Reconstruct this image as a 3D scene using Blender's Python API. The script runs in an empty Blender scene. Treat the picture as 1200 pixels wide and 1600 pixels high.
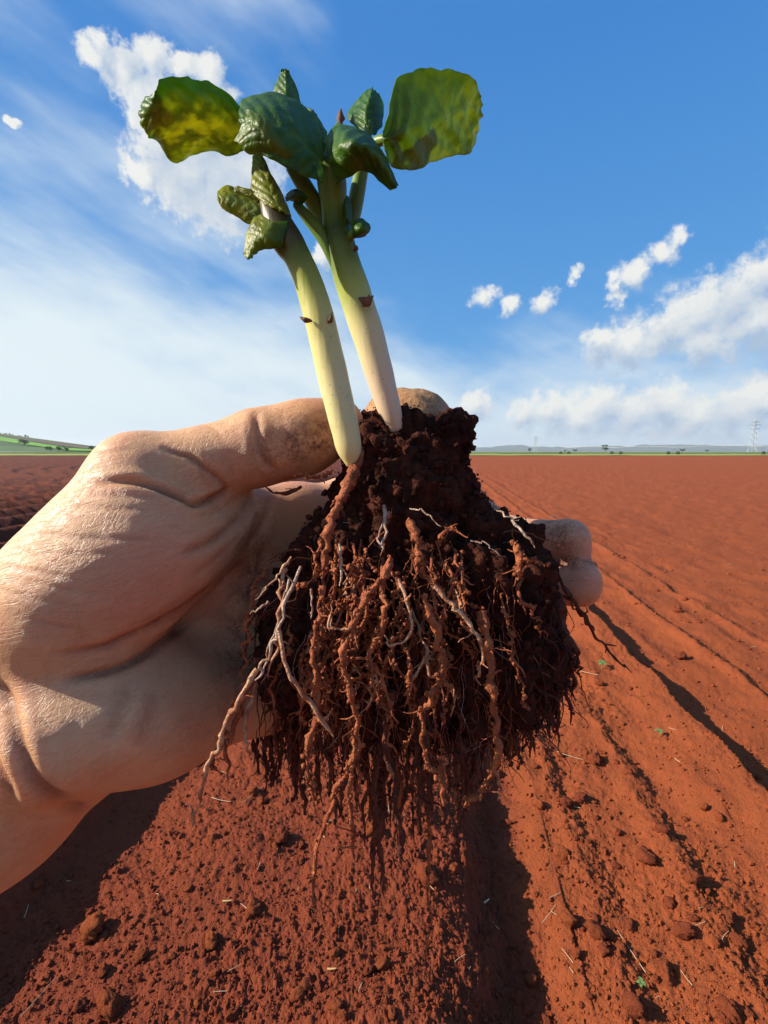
import bpy, math
import numpy as np
from mathutils import Vector

scene = bpy.context.scene
R = math.radians

# ------------------------------------------------------------------ camera
F_PX, CX, CY = 700.0, 600.0, 800.0          # focal length and centre in photo pixels (1200 x 1600)
PITCH = R(7.65)
CAM = np.array([0.0, 0.0, 1.0])
cam_d = bpy.data.cameras.new('camera')
cam_d.sensor_fit = 'VERTICAL'; cam_d.sensor_height = 24.0
cam_d.lens = 24.0 * F_PX / 1600.0
cam_d.clip_start = 0.01; cam_d.clip_end = 40000.0
cam = bpy.data.objects.new('camera', cam_d)
scene.collection.objects.link(cam)
cam.location = CAM
cam.rotation_euler = (math.pi / 2 - PITCH, 0, 0)
scene.camera = cam
scene.render.resolution_x = 768; scene.render.resolution_y = 1024

FW = np.array([0, math.cos(PITCH), -math.sin(PITCH)])
UP = np.array([0, math.sin(PITCH), math.cos(PITCH)])
RT = np.array([1.0, 0, 0])

def P(px, py, d):
    """photo pixel + depth in metres -> world point"""
    return CAM + d * (FW + (px - CX) / F_PX * RT - (py - CY) / F_PX * UP)

def direction(px, py):
    v = P(px, py, 1.0) - CAM
    return v / np.linalg.norm(v)

def project(v):
    q = v - CAM
    d = q @ FW
    return CX + (q @ RT) / d * F_PX, CY - (q @ UP) / d * F_PX, d

# ------------------------------------------------------------------ sun, sky, exposure
SUN_EL, SUN_AZ = R(30), R(-92)               # azimuth from +Y, negative = to the left
S = np.array([math.cos(SUN_EL) * math.sin(SUN_AZ), math.cos(SUN_EL) * math.cos(SUN_AZ), math.sin(SUN_EL)])
sun_d = bpy.data.lights.new('sun', 'SUN')
sun_d.energy = 5.0; sun_d.angle = R(0.55); sun_d.color = (1.0, 0.90, 0.76)
sun = bpy.data.objects.new('sun', sun_d)
scene.collection.objects.link(sun)
sun.rotation_euler = Vector(S).to_track_quat('Z', 'Y').to_euler()

scene.view_settings.view_transform = 'Standard'
scene.view_settings.look = 'None'
scene.view_settings.exposure = 0.82
scene.view_settings.gamma = 1.0
scene.view_settings.use_curve_mapping = False

class N:
    """small helper for node trees"""
    def __init__(self, tree):
        self.t = tree
    def add(self, kind, ins=None, **props):
        n = self.t.nodes.new(kind)
        for k, v in props.items():
            setattr(n, k, v)
        for k, v in (ins or {}).items():
            self.set(n, k, v)
        return n
    def set(self, n, k, v):
        s = n.inputs[k]
        if hasattr(v, 'is_output') or isinstance(v, bpy.types.NodeSocket):
            self.t.links.new(v, s)
        else:
            s.default_value = v
    def math(self, op, a, b=None, c=None, clamp=False):
        n = self.t.nodes.new('ShaderNodeMath'); n.operation = op; n.use_clamp = clamp
        for i, v in enumerate((a, b, c)):
            if v is not None: self.set(n, i, v)
        return n.outputs[0]
    def vmath(self, op, a, b=None, scale=None):
        n = self.t.nodes.new('ShaderNodeVectorMath'); n.operation = op
        self.set(n, 0, a)
        if b is not None: self.set(n, 1, b)
        if scale is not None: self.set(n, 'Scale', scale)
        return n.outputs['Value'] if op in ('DISTANCE', 'LENGTH', 'DOT_PRODUCT') else n.outputs[0]
    def ramp(self, v, a, b, lo=0.0, hi=1.0, smooth=True):
        n = self.t.nodes.new('ShaderNodeMapRange')
        n.interpolation_type = 'SMOOTHSTEP' if smooth else 'LINEAR'
        self.set(n, 0, v); n.inputs[1].default_value = a; n.inputs[2].default_value = b
        n.inputs[3].default_value = lo; n.inputs[4].default_value = hi
        return n.outputs[0]
    def mix(self, f, a, b, blend='MIX'):
        n = self.t.nodes.new('ShaderNodeMix'); n.data_type = 'RGBA'; n.blend_type = blend
        self.set(n, 0, f)
        for i, v in ((6, a), (7, b)):
            if isinstance(v, tuple) and len(v) == 3: v = (*v, 1)
            self.set(n, i, v)
        return n.outputs[2]
    def noise(self, vec, scale, detail=4.0, rough=0.55, out=0, lac=2.0):
        n = self.t.nodes.new('ShaderNodeTexNoise')
        if vec is not None: self.set(n, 'Vector', vec)
        n.inputs['Scale'].default_value = scale; n.inputs['Detail'].default_value = detail
        n.inputs['Roughness'].default_value = rough; n.inputs['Lacunarity'].default_value = lac
        return n.outputs[out]

world = bpy.data.worlds.new('World'); scene.world = world
world.use_nodes = True
wt = world.node_tree; wt.nodes.clear(); w = N(wt)
sky = w.add('ShaderNodeTexSky', sky_type='NISHITA', sun_disc=False, sun_elevation=SUN_EL, sun_rotation=SUN_AZ)
sky.altitude = 600; sky.air_density = 1.0; sky.dust_density = 0.7; sky.ozone_density = 3.0
tc = w.add('ShaderNodeTexCoord')
D = tc.outputs['Generated']
Dn = w.vmath('NORMALIZE', D)
sep = w.add('ShaderNodeSeparateXYZ', {0: Dn})
dx, dy, dz = sep.outputs

# base colour: Nishita evened out towards a clear deep blue that pales to the horizon
sat = w.add('ShaderNodeHueSaturation', {'Hue': 0.5, 'Saturation': 1.15, 'Value': 1.0, 'Color': sky.outputs[0]})
clear = w.mix(w.ramp(dz, 0.02, 0.62, smooth=False), (1.0, 3.55, 7.0), (0.36, 2.05, 5.7))
skyc = w.mix(0.86, sat.outputs[0], clear)
# thin high veil, thicker towards the horizon and towards the sun
veil_n = w.noise(w.vmath('MULTIPLY', Dn, (1.0, 0.8, 2.6)), 1.9, 5, 0.55)
rot = w.add('ShaderNodeVectorRotate', {0: Dn, 'Angle': R(-28)}, rotation_type='Y_AXIS')
veil_n2 = w.noise(w.vmath('MULTIPLY', rot.outputs[0], (1.0, 1.0, 4.0)), 2.6, 4, 0.55)
veil = w.math('ADD', w.math('MULTIPLY', veil_n, 0.6), w.math('MULTIPLY', veil_n2, 0.4))
low = w.ramp(dz, 0.0, 0.45, 1.0, 0.0, False)
sunward = w.ramp(w.vmath('DOT_PRODUCT', Dn, tuple(S)), -0.1, 0.85, -0.20, 0.12, False)
veil = w.math('ADD', veil, w.math('ADD', w.math('MULTIPLY', low, 0.45), sunward))
veil = w.ramp(veil, 0.47, 0.86, 0.0, 0.92)
skyc = w.mix(veil, skyc, (6.8, 7.6, 7.8))
skyc = w.mix(w.ramp(dz, 0.0, 0.14, 0.80, 0.0), skyc, (5.6, 6.7, 7.4))
# scattered fair-weather clouds go on outside the frame as well
azim = w.math('ARCTAN2', dx, dy)
beyond = w.ramp(w.math('ABSOLUTE', azim), 0.82, 0.95)
gen = w.ramp(w.noise(w.vmath('MULTIPLY', Dn, (1, 1, 1.7)), 3.4, 4, 0.55), 0.58, 0.72, 0.0, 0.85)
skyc = w.mix(w.math('MULTIPLY', gen, beyond), skyc, (6.9, 7.2, 7.4))
bg_clear = w.add('ShaderNodeBackground', {'Color': skyc, 'Strength': 0.068})

# cumulus clouds in view: soft union of round puffs (photo pixel, radius), warped by noise
PUFFS_L = [(160, 90, 46), (198, 112, 56), (238, 98, 40), (285, 104, 42), (325, 108, 46), (235, 165, 66), (255, 220, 74),
           (295, 270, 98), (340, 296, 98), (390, 262, 84), (330, 200, 88), (225, 268, 34), (372, 332, 36), (420, 275, 30), (506, 394, 30), (22, 184, 15)]
PUFFS_R = [(1052, 368, 26), (1026, 398, 32), (990, 426, 32), (960, 442, 20), (965, 470, 24), (752, 466, 27), (795, 480, 27), (848, 467, 28), (902, 432, 17),
           (935, 544, 42), (985, 538, 54), (1040, 514, 64), (1095, 488, 74), (1150, 474, 88), (1205, 430, 84), (1195, 505, 98), (1105, 534, 62), (1290, 460, 120),
           (820, 650, 36), (860, 642, 46), (905, 648, 46), (940, 634, 56), (990, 650, 52), (1035, 632, 58), (1085, 648, 56), (1135, 640, 60), (1190, 626, 68), (1255, 640, 74), (745, 634, 34), (1030, 680, 22)]
warp1 = w.vmath('SCALE', w.vmath('SUBTRACT', w.noise(Dn, 10, 4, 0.6, 1), (0.5, 0.5, 0.5)), scale=0.075)
warp2 = w.vmath('SCALE', w.vmath('SUBTRACT', w.noise(Dn, 38, 4, 0.62, 1), (0.5, 0.5, 0.5)), scale=0.026)
Dwr = w.vmath('ADD', w.vmath('ADD', Dn, w.vmath('SCALE', warp1, scale=0.9)), warp2)
Dwl = w.vmath('ADD', w.vmath('ADD', Dn, w.vmath('SCALE', warp1, scale=0.75)), warp2)
billow = w.noise(Dn, 42, 6, 0.62)
body = w.noise(Dwr, 17, 4, 0.55)
def cumulus(name, puffs, soft, toward, dense, Dw):
    grp = bpy.data.node_groups.new(name, 'ShaderNodeTree')
    grp.interface.new_socket('Vector', in_out='INPUT', socket_type='NodeSocketVector')
    grp.interface.new_socket('Field', in_out='OUTPUT', socket_type='NodeSocketFloat')
    g = N(grp); gi = grp.nodes.new('NodeGroupInput'); go = grp.nodes.new('NodeGroupOutput')
    acc = None
    for (px, py, r) in puffs:
        c = direction(px, py)
        rr = r / F_PX / (1 + 0.75 * ((px - CX) ** 2 + (py - CY) ** 2) / F_PX ** 2)
        v = g.math('MULTIPLY_ADD', g.vmath('DISTANCE', gi.outputs[0], tuple(c)), -1.0 / rr, 1.0)
        acc = v if acc is None else g.math('SMOOTH_MAX', acc, v, 0.4)
    grp.links.new(acc, go.inputs[0])
    cf1 = w.add('ShaderNodeGroup', node_tree=grp); w.set(cf1, 0, Dw)
    cf2 = w.add('ShaderNodeGroup', node_tree=grp); w.set(cf2, 0, w.vmath('ADD', Dw, toward))
    f1, f2 = cf1.outputs[0], cf2.outputs[0]
    alpha = w.ramp(w.math('ADD', f1, w.math('MULTIPLY_ADD', billow, 1.5, -0.78)), -0.02, soft, 0.0, dense)
    shade = w.math('ADD', w.math('MULTIPLY', w.math('SUBTRACT', f1, f2), 1.9), w.math('ADD', w.math('MULTIPLY_ADD', billow, 1.1, -0.45), w.math('MULTIPLY_ADD', body, 1.8, -0.75)))
    shade = w.math('SUBTRACT', shade, w.math('MULTIPLY', w.math('MAXIMUM', f2, 0.0), 0.85))
    col = w.mix(w.ramp(shade, -0.95, 0.75, smooth=False), (3.5, 4.5, 5.9), (7.6, 7.6, 7.2))
    return w.add('ShaderNodeBackground', {'Color': w.mix(alpha, skyc, col), 'Strength': 0.068}).outputs[0]
bg_l = cumulus('cloud_left', PUFFS_L, 0.45, (-0.014, 0.0, 0.012), 0.93, Dwl)
bg_r = cumulus('cloud_right', PUFFS_R, 0.62, (-0.008, 0.0, 0.024), 0.95, Dwr)
def sector(a0, a1, z0, z1):
    k = w.math('MULTIPLY', w.math('GREATER_THAN', azim, a0), w.math('LESS_THAN', azim, a1))
    return w.math('MULTIPLY', k, w.math('MULTIPLY', w.math('GREATER_THAN', dz, z0), w.math('LESS_THAN', dz, z1)))
mx = w.add('ShaderNodeMixShader', {0: sector(-0.98, -0.02, 0.15, 0.85), 1: bg_clear.outputs[0], 2: bg_l})
mx = w.add('ShaderNodeMixShader', {0: sector(0.08, 1.02, 0.0, 0.55), 1: mx.outputs[0], 2: bg_r})
wo = w.add('ShaderNodeOutputWorld', {0: mx.outputs[0]})
world.cycles.sampling_method = 'MANUAL'; world.cycles.sample_map_resolution = 512

# ------------------------------------------------------------------ helpers
rng = np.random.default_rng(7)
COL = scene.collection

def new_mesh(name, verts, faces):
    """faces: (n,4) or (n,3) int array"""
    verts = np.ascontiguousarray(verts, dtype=np.float32); faces = np.ascontiguousarray(faces, dtype=np.int32)
    k = faces.shape[1]; n = len(faces)
    me = bpy.data.meshes.new(name)
    me.vertices.add(len(verts)); me.vertices.foreach_set('co', verts.ravel())
    me.loops.add(n * k); me.loops.foreach_set('vertex_index', faces.ravel())
    me.polygons.add(n); me.polygons.foreach_set('loop_start', np.arange(0, n * k, k, dtype=np.int32))
    me.update(calc_edges=True); me.validate()
    me.polygons.foreach_set('use_smooth', np.ones(len(me.polygons), dtype=bool))
    return me

def attr(me, name, vals):
    a = me.attributes.new(name, 'FLOAT', 'POINT')
    a.data.foreach_set('value', np.ascontiguousarray(vals, dtype=np.float32))

def obj(name, me, mat=None, parent=None, flat=False, **props):
    o = bpy.data.objects.new(name, me); COL.objects.link(o)
    if mat is not None and me is not None and not me.materials: me.materials.append(mat)
    if parent is not None: o.parent = parent
    if flat: me.polygons.foreach_set('use_smooth', np.zeros(len(me.polygons), dtype=bool))
    for k, v in props.items(): o[k] = v
    return o

def thing(name, label, category, loc=(0, 0, 0), group=None):
    o = bpy.data.objects.new(name, None); COL.objects.link(o); o.location = loc
    o.empty_display_size = 0.02
    o['label'] = label; o['category'] = category
    if group: o['group'] = group
    return o

class MB:
    """collects pieces for one mesh"""
    def __init__(self): self.v = []; self.f = []; self.n = 0; self.a = []
    def put(self, v, f, a=0.0):
        self.v.append(np.asarray(v, float)); self.f.append(np.asarray(f, int) + self.n); self.n += len(v)
        self.a.append(np.full(len(v), a) if np.isscalar(a) else np.asarray(a, float))
    def mesh(self, name, attrib=None):
        me = new_mesh(name, np.concatenate(self.v), np.concatenate(self.f))
        if attrib: attr(me, attrib, np.concatenate(self.a))
        return me

def box_vf(x0, x1, y0, y1, z0, z1):
    v = [(x, y, z) for z in (z0, z1) for y in (y0, y1) for x in (x0, x1)]
    f = [(0, 2, 3, 1), (4, 5, 7, 6), (0, 1, 5, 4), (2, 6, 7, 3), (0, 4, 6, 2), (1, 3, 7, 5)]
    return v, f

def h3(i, j, k, seed):
    i = i.astype(np.int64); j = j.astype(np.int64); k = k.astype(np.int64)
    n = (i * 374761393 + j * 668265263 + k * 2147483647 + seed * 1274126177) & 0xffffffff
    n = ((n ^ (n >> 13)) * 1274126177) & 0xffffffff
    n = ((n ^ (n >> 16)) * 2246822519) & 0xffffffff
    return ((n ^ (n >> 15)) & 0xffffff) / float(0xffffff)

def noise3(p, seed=0):
    """value noise in -1..1, p (n,3)"""
    i = np.floor(p); f = p - i; u = f * f * (3 - 2 * f)
    r = 0
    for a in (0, 1):
        for b in (0, 1):
            for c in (0, 1):
                wgt = (u[:, 0] if a else 1 - u[:, 0]) * (u[:, 1] if b else 1 - u[:, 1]) * (u[:, 2] if c else 1 - u[:, 2])
                r = r + wgt * h3(i[:, 0] + a, i[:, 1] + b, i[:, 2] + c, seed)
    return r * 2 - 1

def fbm3(p, oct=4, seed=0, gain=0.5):
    r = 0; a = 1.0; q = np.array(p, float)
    for o in range(oct):
        r = r + a * noise3(q + 13.7 * o, seed + o); q = q * 2.03; a *= gain
    return r

def noise2(x, y, seed=0):
    i = np.floor(x); j = np.floor(y); f = x - i; gq = y - j
    u = f * f * (3 - 2 * f); v = gq * gq * (3 - 2 * gq); z = np.zeros_like(i)
    return ((h3(i, j, z, seed) * (1 - u) + h3(i + 1, j, z, seed) * u) * (1 - v)
            + (h3(i, j + 1, z, seed) * (1 - u) + h3(i + 1, j + 1, z, seed) * u) * v) * 2 - 1

def fbm2(x, y, oct=4, seed=0):
    r = 0; a = 1.0
    for o in range(oct):
        r = r + a * noise2(x + 7.1 * o, y - 3.3 * o, seed + o); x = x * 2.07; y = y * 2.07; a *= 0.5
    return r

def catmull(pts, n):
    """smooth polyline through pts (m,k), n samples"""
    pts = np.asarray(pts, float); m = len(pts)
    t = np.linspace(0, m - 1, n); i = np.minimum(t.astype(int), m - 2); f = (t - i)[:, None]
    g = lambda j: pts[np.clip(j, 0, m - 1)]
    p0, p1, p2, p3 = g(i - 1), g(i), g(i + 1), g(i + 2)
    p0 = np.where((i == 0)[:, None], 2 * p1 - p2, p0); p3 = np.where((i == m - 2)[:, None], 2 * p2 - p1, p3)
    return 0.5 * (2 * p1 + (p2 - p0) * f + (2 * p0 - 5 * p1 + 4 * p2 - p3) * f ** 2 + (3 * p1 - 3 * p2 + p3 - p0) * f ** 3)

def tube(path, rad, sides=8, rough=0.0, rscale=400.0, seed=0, cap=True):
    """path (n,3), rad (n,) -> verts, quads (ends closed to a point)"""
    path = np.asarray(path, float); n = len(path); rad = np.broadcast_to(np.asarray(rad, float), (n,))
    tan = np.gradient(path, axis=0); tan /= np.linalg.norm(tan, axis=1)[:, None] + 1e-12
    ref = np.array([0.31, -0.87, 0.22]); a = np.cross(tan, ref); a /= np.linalg.norm(a, axis=1)[:, None] + 1e-12
    b = np.cross(tan, a)
    th = np.arange(sides) / sides * 2 * math.pi
    v = path[:, None, :] + rad[:, None, None] * (np.cos(th)[None, :, None] * a[:, None, :] + np.sin(th)[None, :, None] * b[:, None, :])
    if rough > 0:
        nz = fbm3(v.reshape(-1, 3) * rscale, 2, seed).reshape(n, sides)
        v = path[:, None, :] + (v - path[:, None, :]) * (1 + rough * nz)[:, :, None]
    v = v.reshape(-1, 3)
    i = np.arange(n - 1)[:, None] * sides; j = np.arange(sides)[None, :]; k = (j + 1) % sides
    f = np.stack([i + j, i + k, i + sides + k, i + sides + j], -1).reshape(-1, 4)
    if cap:
        v = np.concatenate([v, path[:1] - tan[:1] * rad[0] * 0.7, path[-1:] + tan[-1:] * rad[-1] * 0.7])
        j = np.arange(sides); k = (j + 1) % sides; e = (n - 1) * sides
        f = np.concatenate([f, np.stack([k, j, np.full(sides, n * sides), np.full(sides, n * sides)], -1)[:, [0, 1, 2, 2]],
                            np.stack([e + j, e + k, np.full(sides, n * sides + 1), np.full(sides, n * sides + 1)], -1)])
    return v, f


def tube_mesh(name, path, rad, **kw):
    v, f = tube(path, rad, **kw)
    return poly_mesh(name, v, f)

def poly_mesh(name, v, f):
    me = bpy.data.meshes.new(name)
    fl = [tuple(q) if q[2] != q[3] else tuple(q[:3]) for q in f.tolist()]
    me.from_pydata([tuple(p) for p in np.asarray(v).tolist()], [], fl)
    me.polygons.foreach_set('use_smooth', np.ones(len(me.polygons), dtype=bool))
    return me

# --- signed distance field -> surface nets
class Field:
    def __init__(self, lo, hi, h):
        self.lo = np.asarray(lo, float); self.h = h
        self.n = np.ceil((np.asarray(hi) - self.lo) / h).astype(int) + 1
        self.F = np.full(self.n, 0.5, np.float32)
    def region(self, lo, hi):
        a = np.clip(np.floor((lo - self.lo) / self.h).astype(int), 0, self.n - 1)
        b = np.clip(np.ceil((hi - self.lo) / self.h).astype(int) + 1, 1, self.n)
        sl = tuple(slice(a[i], b[i]) for i in range(3))
        ax = [(self.lo[i] + self.h * np.arange(a[i], b[i])).astype(np.float32) for i in range(3)]
        return sl, np.meshgrid(*ax, indexing='ij')
    def cone(self, a, b, ra, rb, k=0.008, squash=None):
        """squash = (axis, factor): thin the cone along an axis"""
        a = np.asarray(a, float); b = np.asarray(b, float); m = max(ra, rb) * 1.15 + k + 3 * self.h
        sl, (X, Y, Z) = self.region(np.minimum(a, b) - m, np.maximum(a, b) + m)
        if X.size == 0: return
        d = b - a; L = float(d @ d) + 1e-12
        px, py, pz = X - a[0], Y - a[1], Z - a[2]
        t = np.clip((px * d[0] + py * d[1] + pz * d[2]) / L, 0, 1)
        qx, qy, qz = px - t * d[0], py - t * d[1], pz - t * d[2]
        if squash is not None:
            ax, fct = squash; ax = np.asarray(ax, float); ax = ax / np.linalg.norm(ax)
            s = qx * ax[0] + qy * ax[1] + qz * ax[2]
            e = (1 / fct - 1) * s
            qx, qy, qz = qx + e * ax[0], qy + e * ax[1], qz + e * ax[2]
        v = np.sqrt(qx * qx + qy * qy + qz * qz) - (ra + (rb - ra) * t)
        if squash is not None: v = v * (0.5 + 0.5 * squash[1])
        F = self.F[sl]
        hh = np.maximum(k - np.abs(F - v), 0) / k
        self.F[sl] = np.minimum(F, v) - hh * hh * k * 0.25
    def mesh(self):
        F = self.F; nx, ny, nz = F.shape; s = F < 0
        cs = [(i, j, k) for i in (0, 1) for j in (0, 1) for k in (0, 1)]
        cnt = np.zeros((nx - 1, ny - 1, nz - 1), np.int8)
        for (i, j, k) in cs: cnt += s[i:nx - 1 + i, j:ny - 1 + j, k:nz - 1 + k]
        act = np.argwhere((cnt > 0) & (cnt < 8))
        idx = np.full(cnt.shape, -1, np.int64); idx[tuple(act.T)] = np.arange(len(act))
        val = {c: F[act[:, 0] + c[0], act[:, 1] + c[1], act[:, 2] + c[2]] for c in cs}
        acc = np.zeros((len(act), 3)); num = np.zeros(len(act))
        for c in cs:
            for ax in range(3):
                if c[ax] == 0:
                    e = list(c); e[ax] = 1; e = tuple(e); f0, f1 = val[c], val[e]
                    m = (f0 < 0) != (f1 < 0)
                    t = np.where(m, f0 / np.where(m, f0 - f1, 1), 0)
                    p = np.tile(np.array(c, float), (len(act), 1)); p[:, ax] = t
                    acc += p * m[:, None]; num += m
        verts = self.lo + self.h * (act + acc / num[:, None])
        quads = []
        for ax in range(3):
            o1, o2 = [(1, 2), (2, 0), (0, 1)][ax]
            sl0 = [slice(None)] * 3; sl1 = [slice(None)] * 3
            sl0[ax] = slice(0, -1); sl1[ax] = slice(1, None)
            ch = s[tuple(sl0)] != s[tuple(sl1)]; ins = s[tuple(sl0)]
            e = np.argwhere(ch)
            e = e[(e[:, o1] > 0) & (e[:, o2] > 0) & (e[:, o1] < F.shape[o1] - 1) & (e[:, o2] < F.shape[o2] - 1)]
            def ci(d1, d2):
                q = e.copy(); q[:, o1] += d1; q[:, o2] += d2
                return idx[q[:, 0], q[:, 1], q[:, 2]]
            q = np.stack([ci(-1, -1), ci(0, -1), ci(0, 0), ci(-1, 0)], -1)
            fl = ~ins[tuple(e.T)]
            q[fl] = q[fl][:, ::-1]
            quads.append(q)
        q = np.concatenate(quads); q = q[(q >= 0).all(1)]
        return verts, q

def vnormals(v, q):
    nrm = np.cross(v[q[:, 2]] - v[q[:, 0]], v[q[:, 3]] - v[q[:, 1]])
    out = np.zeros_like(v)
    for c in range(4): np.add.at(out, q[:, c], nrm)
    return out / (np.linalg.norm(out, axis=1)[:, None] + 1e-15)

def smooth(v, q, it=2, lam=0.5):
    a = np.concatenate([q[:, 0], q[:, 1], q[:, 2], q[:, 3]]); b = np.concatenate([q[:, 1], q[:, 2], q[:, 3], q[:, 0]])
    deg = np.bincount(a, minlength=len(v)) + np.bincount(b, minlength=len(v))
    for _ in range(it):
        s = np.stack([np.bincount(a, v[b, c], len(v)) + np.bincount(b, v[a, c], len(v)) for c in range(3)], -1)
        v = v + lam * (s / np.maximum(deg, 1)[:, None] - v)
    return v

def subdivide(v, q):
    """one linear subdivision of a quad mesh followed by light smoothing"""
    e = np.sort(np.stack([q, np.roll(q, -1, 1)], -1).reshape(-1, 2), 1)
    u, inv = np.unique(e[:, 0] * len(v) + e[:, 1], return_inverse=True)
    ea, eb = u // len(v), u % len(v)
    ev = (v[ea] + v[eb]) / 2; fv = v[q].mean(1)
    ne = len(v); nf = ne + len(ev); ei = inv.reshape(-1, 4) + ne; fi = np.arange(len(q)) + nf
    qq = np.concatenate([np.stack([q[:, c], ei[:, c], fi, ei[:, (c - 1) % 4]], -1) for c in range(4)])
    return smooth(np.concatenate([v, ev, fv]), qq, 2, 0.5), qq

def polydist(px, py, pts):
    """distance of pixel coords to polyline, and 0..1 along it"""
    P0 = np.array(pts, float); lo_, hi_ = P0.min(0) - 45, P0.max(0) + 45
    sel = np.where((px > lo_[0]) & (px < hi_[0]) & (py > lo_[1]) & (py < hi_[1]))[0]
    B_, T_ = np.full(px.shape, 1e9), np.zeros(px.shape); px, py = px[sel], py[sel]
    pts = catmull(pts, max(12, 5 * len(pts))); best = np.full(px.shape, 1e9); bt = np.zeros(px.shape)
    n = len(pts) - 1
    for i in range(n):
        a, b = pts[i], pts[i + 1]; d = b - a; L = d @ d + 1e-9
        t = np.clip(((px - a[0]) * d[0] + (py - a[1]) * d[1]) / L, 0, 1)
        r = np.hypot(px - a[0] - t * d[0], py - a[1] - t * d[1])
        m = r < best; best[m] = r[m]; bt[m] = (i + t[m]) / n
    B_[sel] = best; T_[sel] = bt
    return B_, T_

# ------------------------------------------------------------------ materials
def material(name):
    m = bpy.data.materials.new(name); m.use_nodes = True
    m.node_tree.nodes.clear(); n = N(m.node_tree)
    n.geo = n.add('ShaderNodeNewGeometry'); n.pos = n.geo.outputs['Position']
    n.tc = n.add('ShaderNodeTexCoord'); n.ob = n.tc.outputs['Object']
    return m, n

def finish(m, n, shader):
    n.add('ShaderNodeOutputMaterial', {0: shader}); return m

def principled(n, color, rough=0.8, bump=None, bump_dist=0.001, strength=1.0, spec=0.3, **kw):
    b = n.add('ShaderNodeBsdfPrincipled', {'Roughness': rough, 'Specular IOR Level': spec})
    n.set(b, 'Base Color', (*color, 1) if isinstance(color, tuple) and len(color) == 3 else color)
    if bump is not None:
        bm = n.add('ShaderNodeBump', {'Height': bump, 'Distance': bump_dist, 'Strength': strength})
        n.set(b, 'Normal', bm.outputs[0])
    for k, v in kw.items(): n.set(b, k.replace('_', ' '), v)
    return b

def simple(name, color, rough=0.7, var=0.25, scale=30, metallic=0.0):
    m, n = material(name)
    nz = n.noise(n.ob, scale, 4)
    c2 = tuple(c * (1 - var) for c in color); c1 = tuple(min(1, c * (1 + var)) for c in color)
    return finish(m, n, principled(n, n.mix(nz, c2, c1), rough, Metallic=metallic).outputs[0])

def mat_attr(n, name):
    return n.add('ShaderNodeAttribute', attribute_name=name).outputs['Fac']

ROW_A = math.atan2(92.0, F_PX)                 # the rows run this far to the right of the view axis
# field soil: damp crumbly bed / dusty dry surface
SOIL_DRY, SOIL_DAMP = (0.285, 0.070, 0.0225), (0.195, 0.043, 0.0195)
def soil_material():
    m, n = material('red_soil')
    damp_shade = mat_attr(n, 'damp_shade')
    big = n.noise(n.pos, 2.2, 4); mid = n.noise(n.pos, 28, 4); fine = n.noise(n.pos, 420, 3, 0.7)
    k = n.ramp(n.math('ADD', damp_shade, n.math('MULTIPLY_ADD', mid, 0.7, -0.35)), 0.1, 0.9)
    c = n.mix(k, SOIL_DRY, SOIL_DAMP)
    c = n.mix(n.ramp(damp_shade, 1.05, 2.0), c, (0.060, 0.018, 0.013))  # far-left field: shaded sides of its clods painted into the soil colour
    rowv = n.add('ShaderNodeVectorRotate', {0: n.pos, 'Angle': ROW_A}, rotation_type='Z_AXIS').outputs[0]
    streak = n.noise(n.vmath('MULTIPLY', rowv, (4.5, 0.22, 0.0)), 1.0, 5, 0.65)
    c = n.mix(n.ramp(streak, 0.50, 0.72, 0, 0.6), c, (0.16, 0.037, 0.017))
    c = n.mix(n.ramp(n.noise(n.pos, 9, 5, 0.7), 0.56, 0.70, 0, 0.45), c, (0.16, 0.038, 0.018))
    c = n.mix(n.ramp(big, 0.3, 0.7, 0, 0.45), c, (0.24, 0.057, 0.020))
    c = n.mix(n.ramp(fine, 0.35, 0.75, 0.0, 0.35), c, (0.20, 0.05, 0.026))
    hgt = n.math('ADD', n.math('MULTIPLY', n.noise(n.pos, 160, 4, 0.7), 1.0), n.math('MULTIPLY', fine, 0.4))
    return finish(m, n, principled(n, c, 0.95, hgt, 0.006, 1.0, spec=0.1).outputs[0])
M_SOIL = soil_material()

def clod_material():
    m, n = material('soil_clod')
    info = n.add('ShaderNodeObjectInfo')
    mid = n.noise(n.pos, 110, 4, 0.65); fine = n.noise(n.pos, 420, 4, 0.75)
    c = n.mix(info.outputs['Random'], SOIL_DRY, SOIL_DAMP)
    c = n.mix(n.ramp(fine, 0.35, 0.7, 0.0, 0.3), c, (0.19, 0.05, 0.024))
    return finish(m, n, principled(n, c, 0.95, n.math('ADD', mid, n.math('MULTIPLY', fine, 0.8)), 0.007, 1.0, spec=0.1).outputs[0])
M_CLOD = clod_material()

def rootsoil_material():
    m, n = material('damp_shaded_root_soil')  # damp soil made darker still, the hand's shade put into its colour
    mid = n.noise(n.ob, 140, 4, 0.65); fine = n.noise(n.ob, 1400, 3, 0.7)
    c = n.mix(n.ramp(mid, 0.3, 0.72), (0.026, 0.009, 0.006), (0.095, 0.027, 0.015))
    hgt = n.math('ADD', mid, n.math('MULTIPLY', fine, 0.5))
    return finish(m, n, principled(n, c, 0.95, hgt, 0.0025, 1.0, spec=0.1).outputs[0])
M_ROOTSOIL = rootsoil_material()

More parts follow.
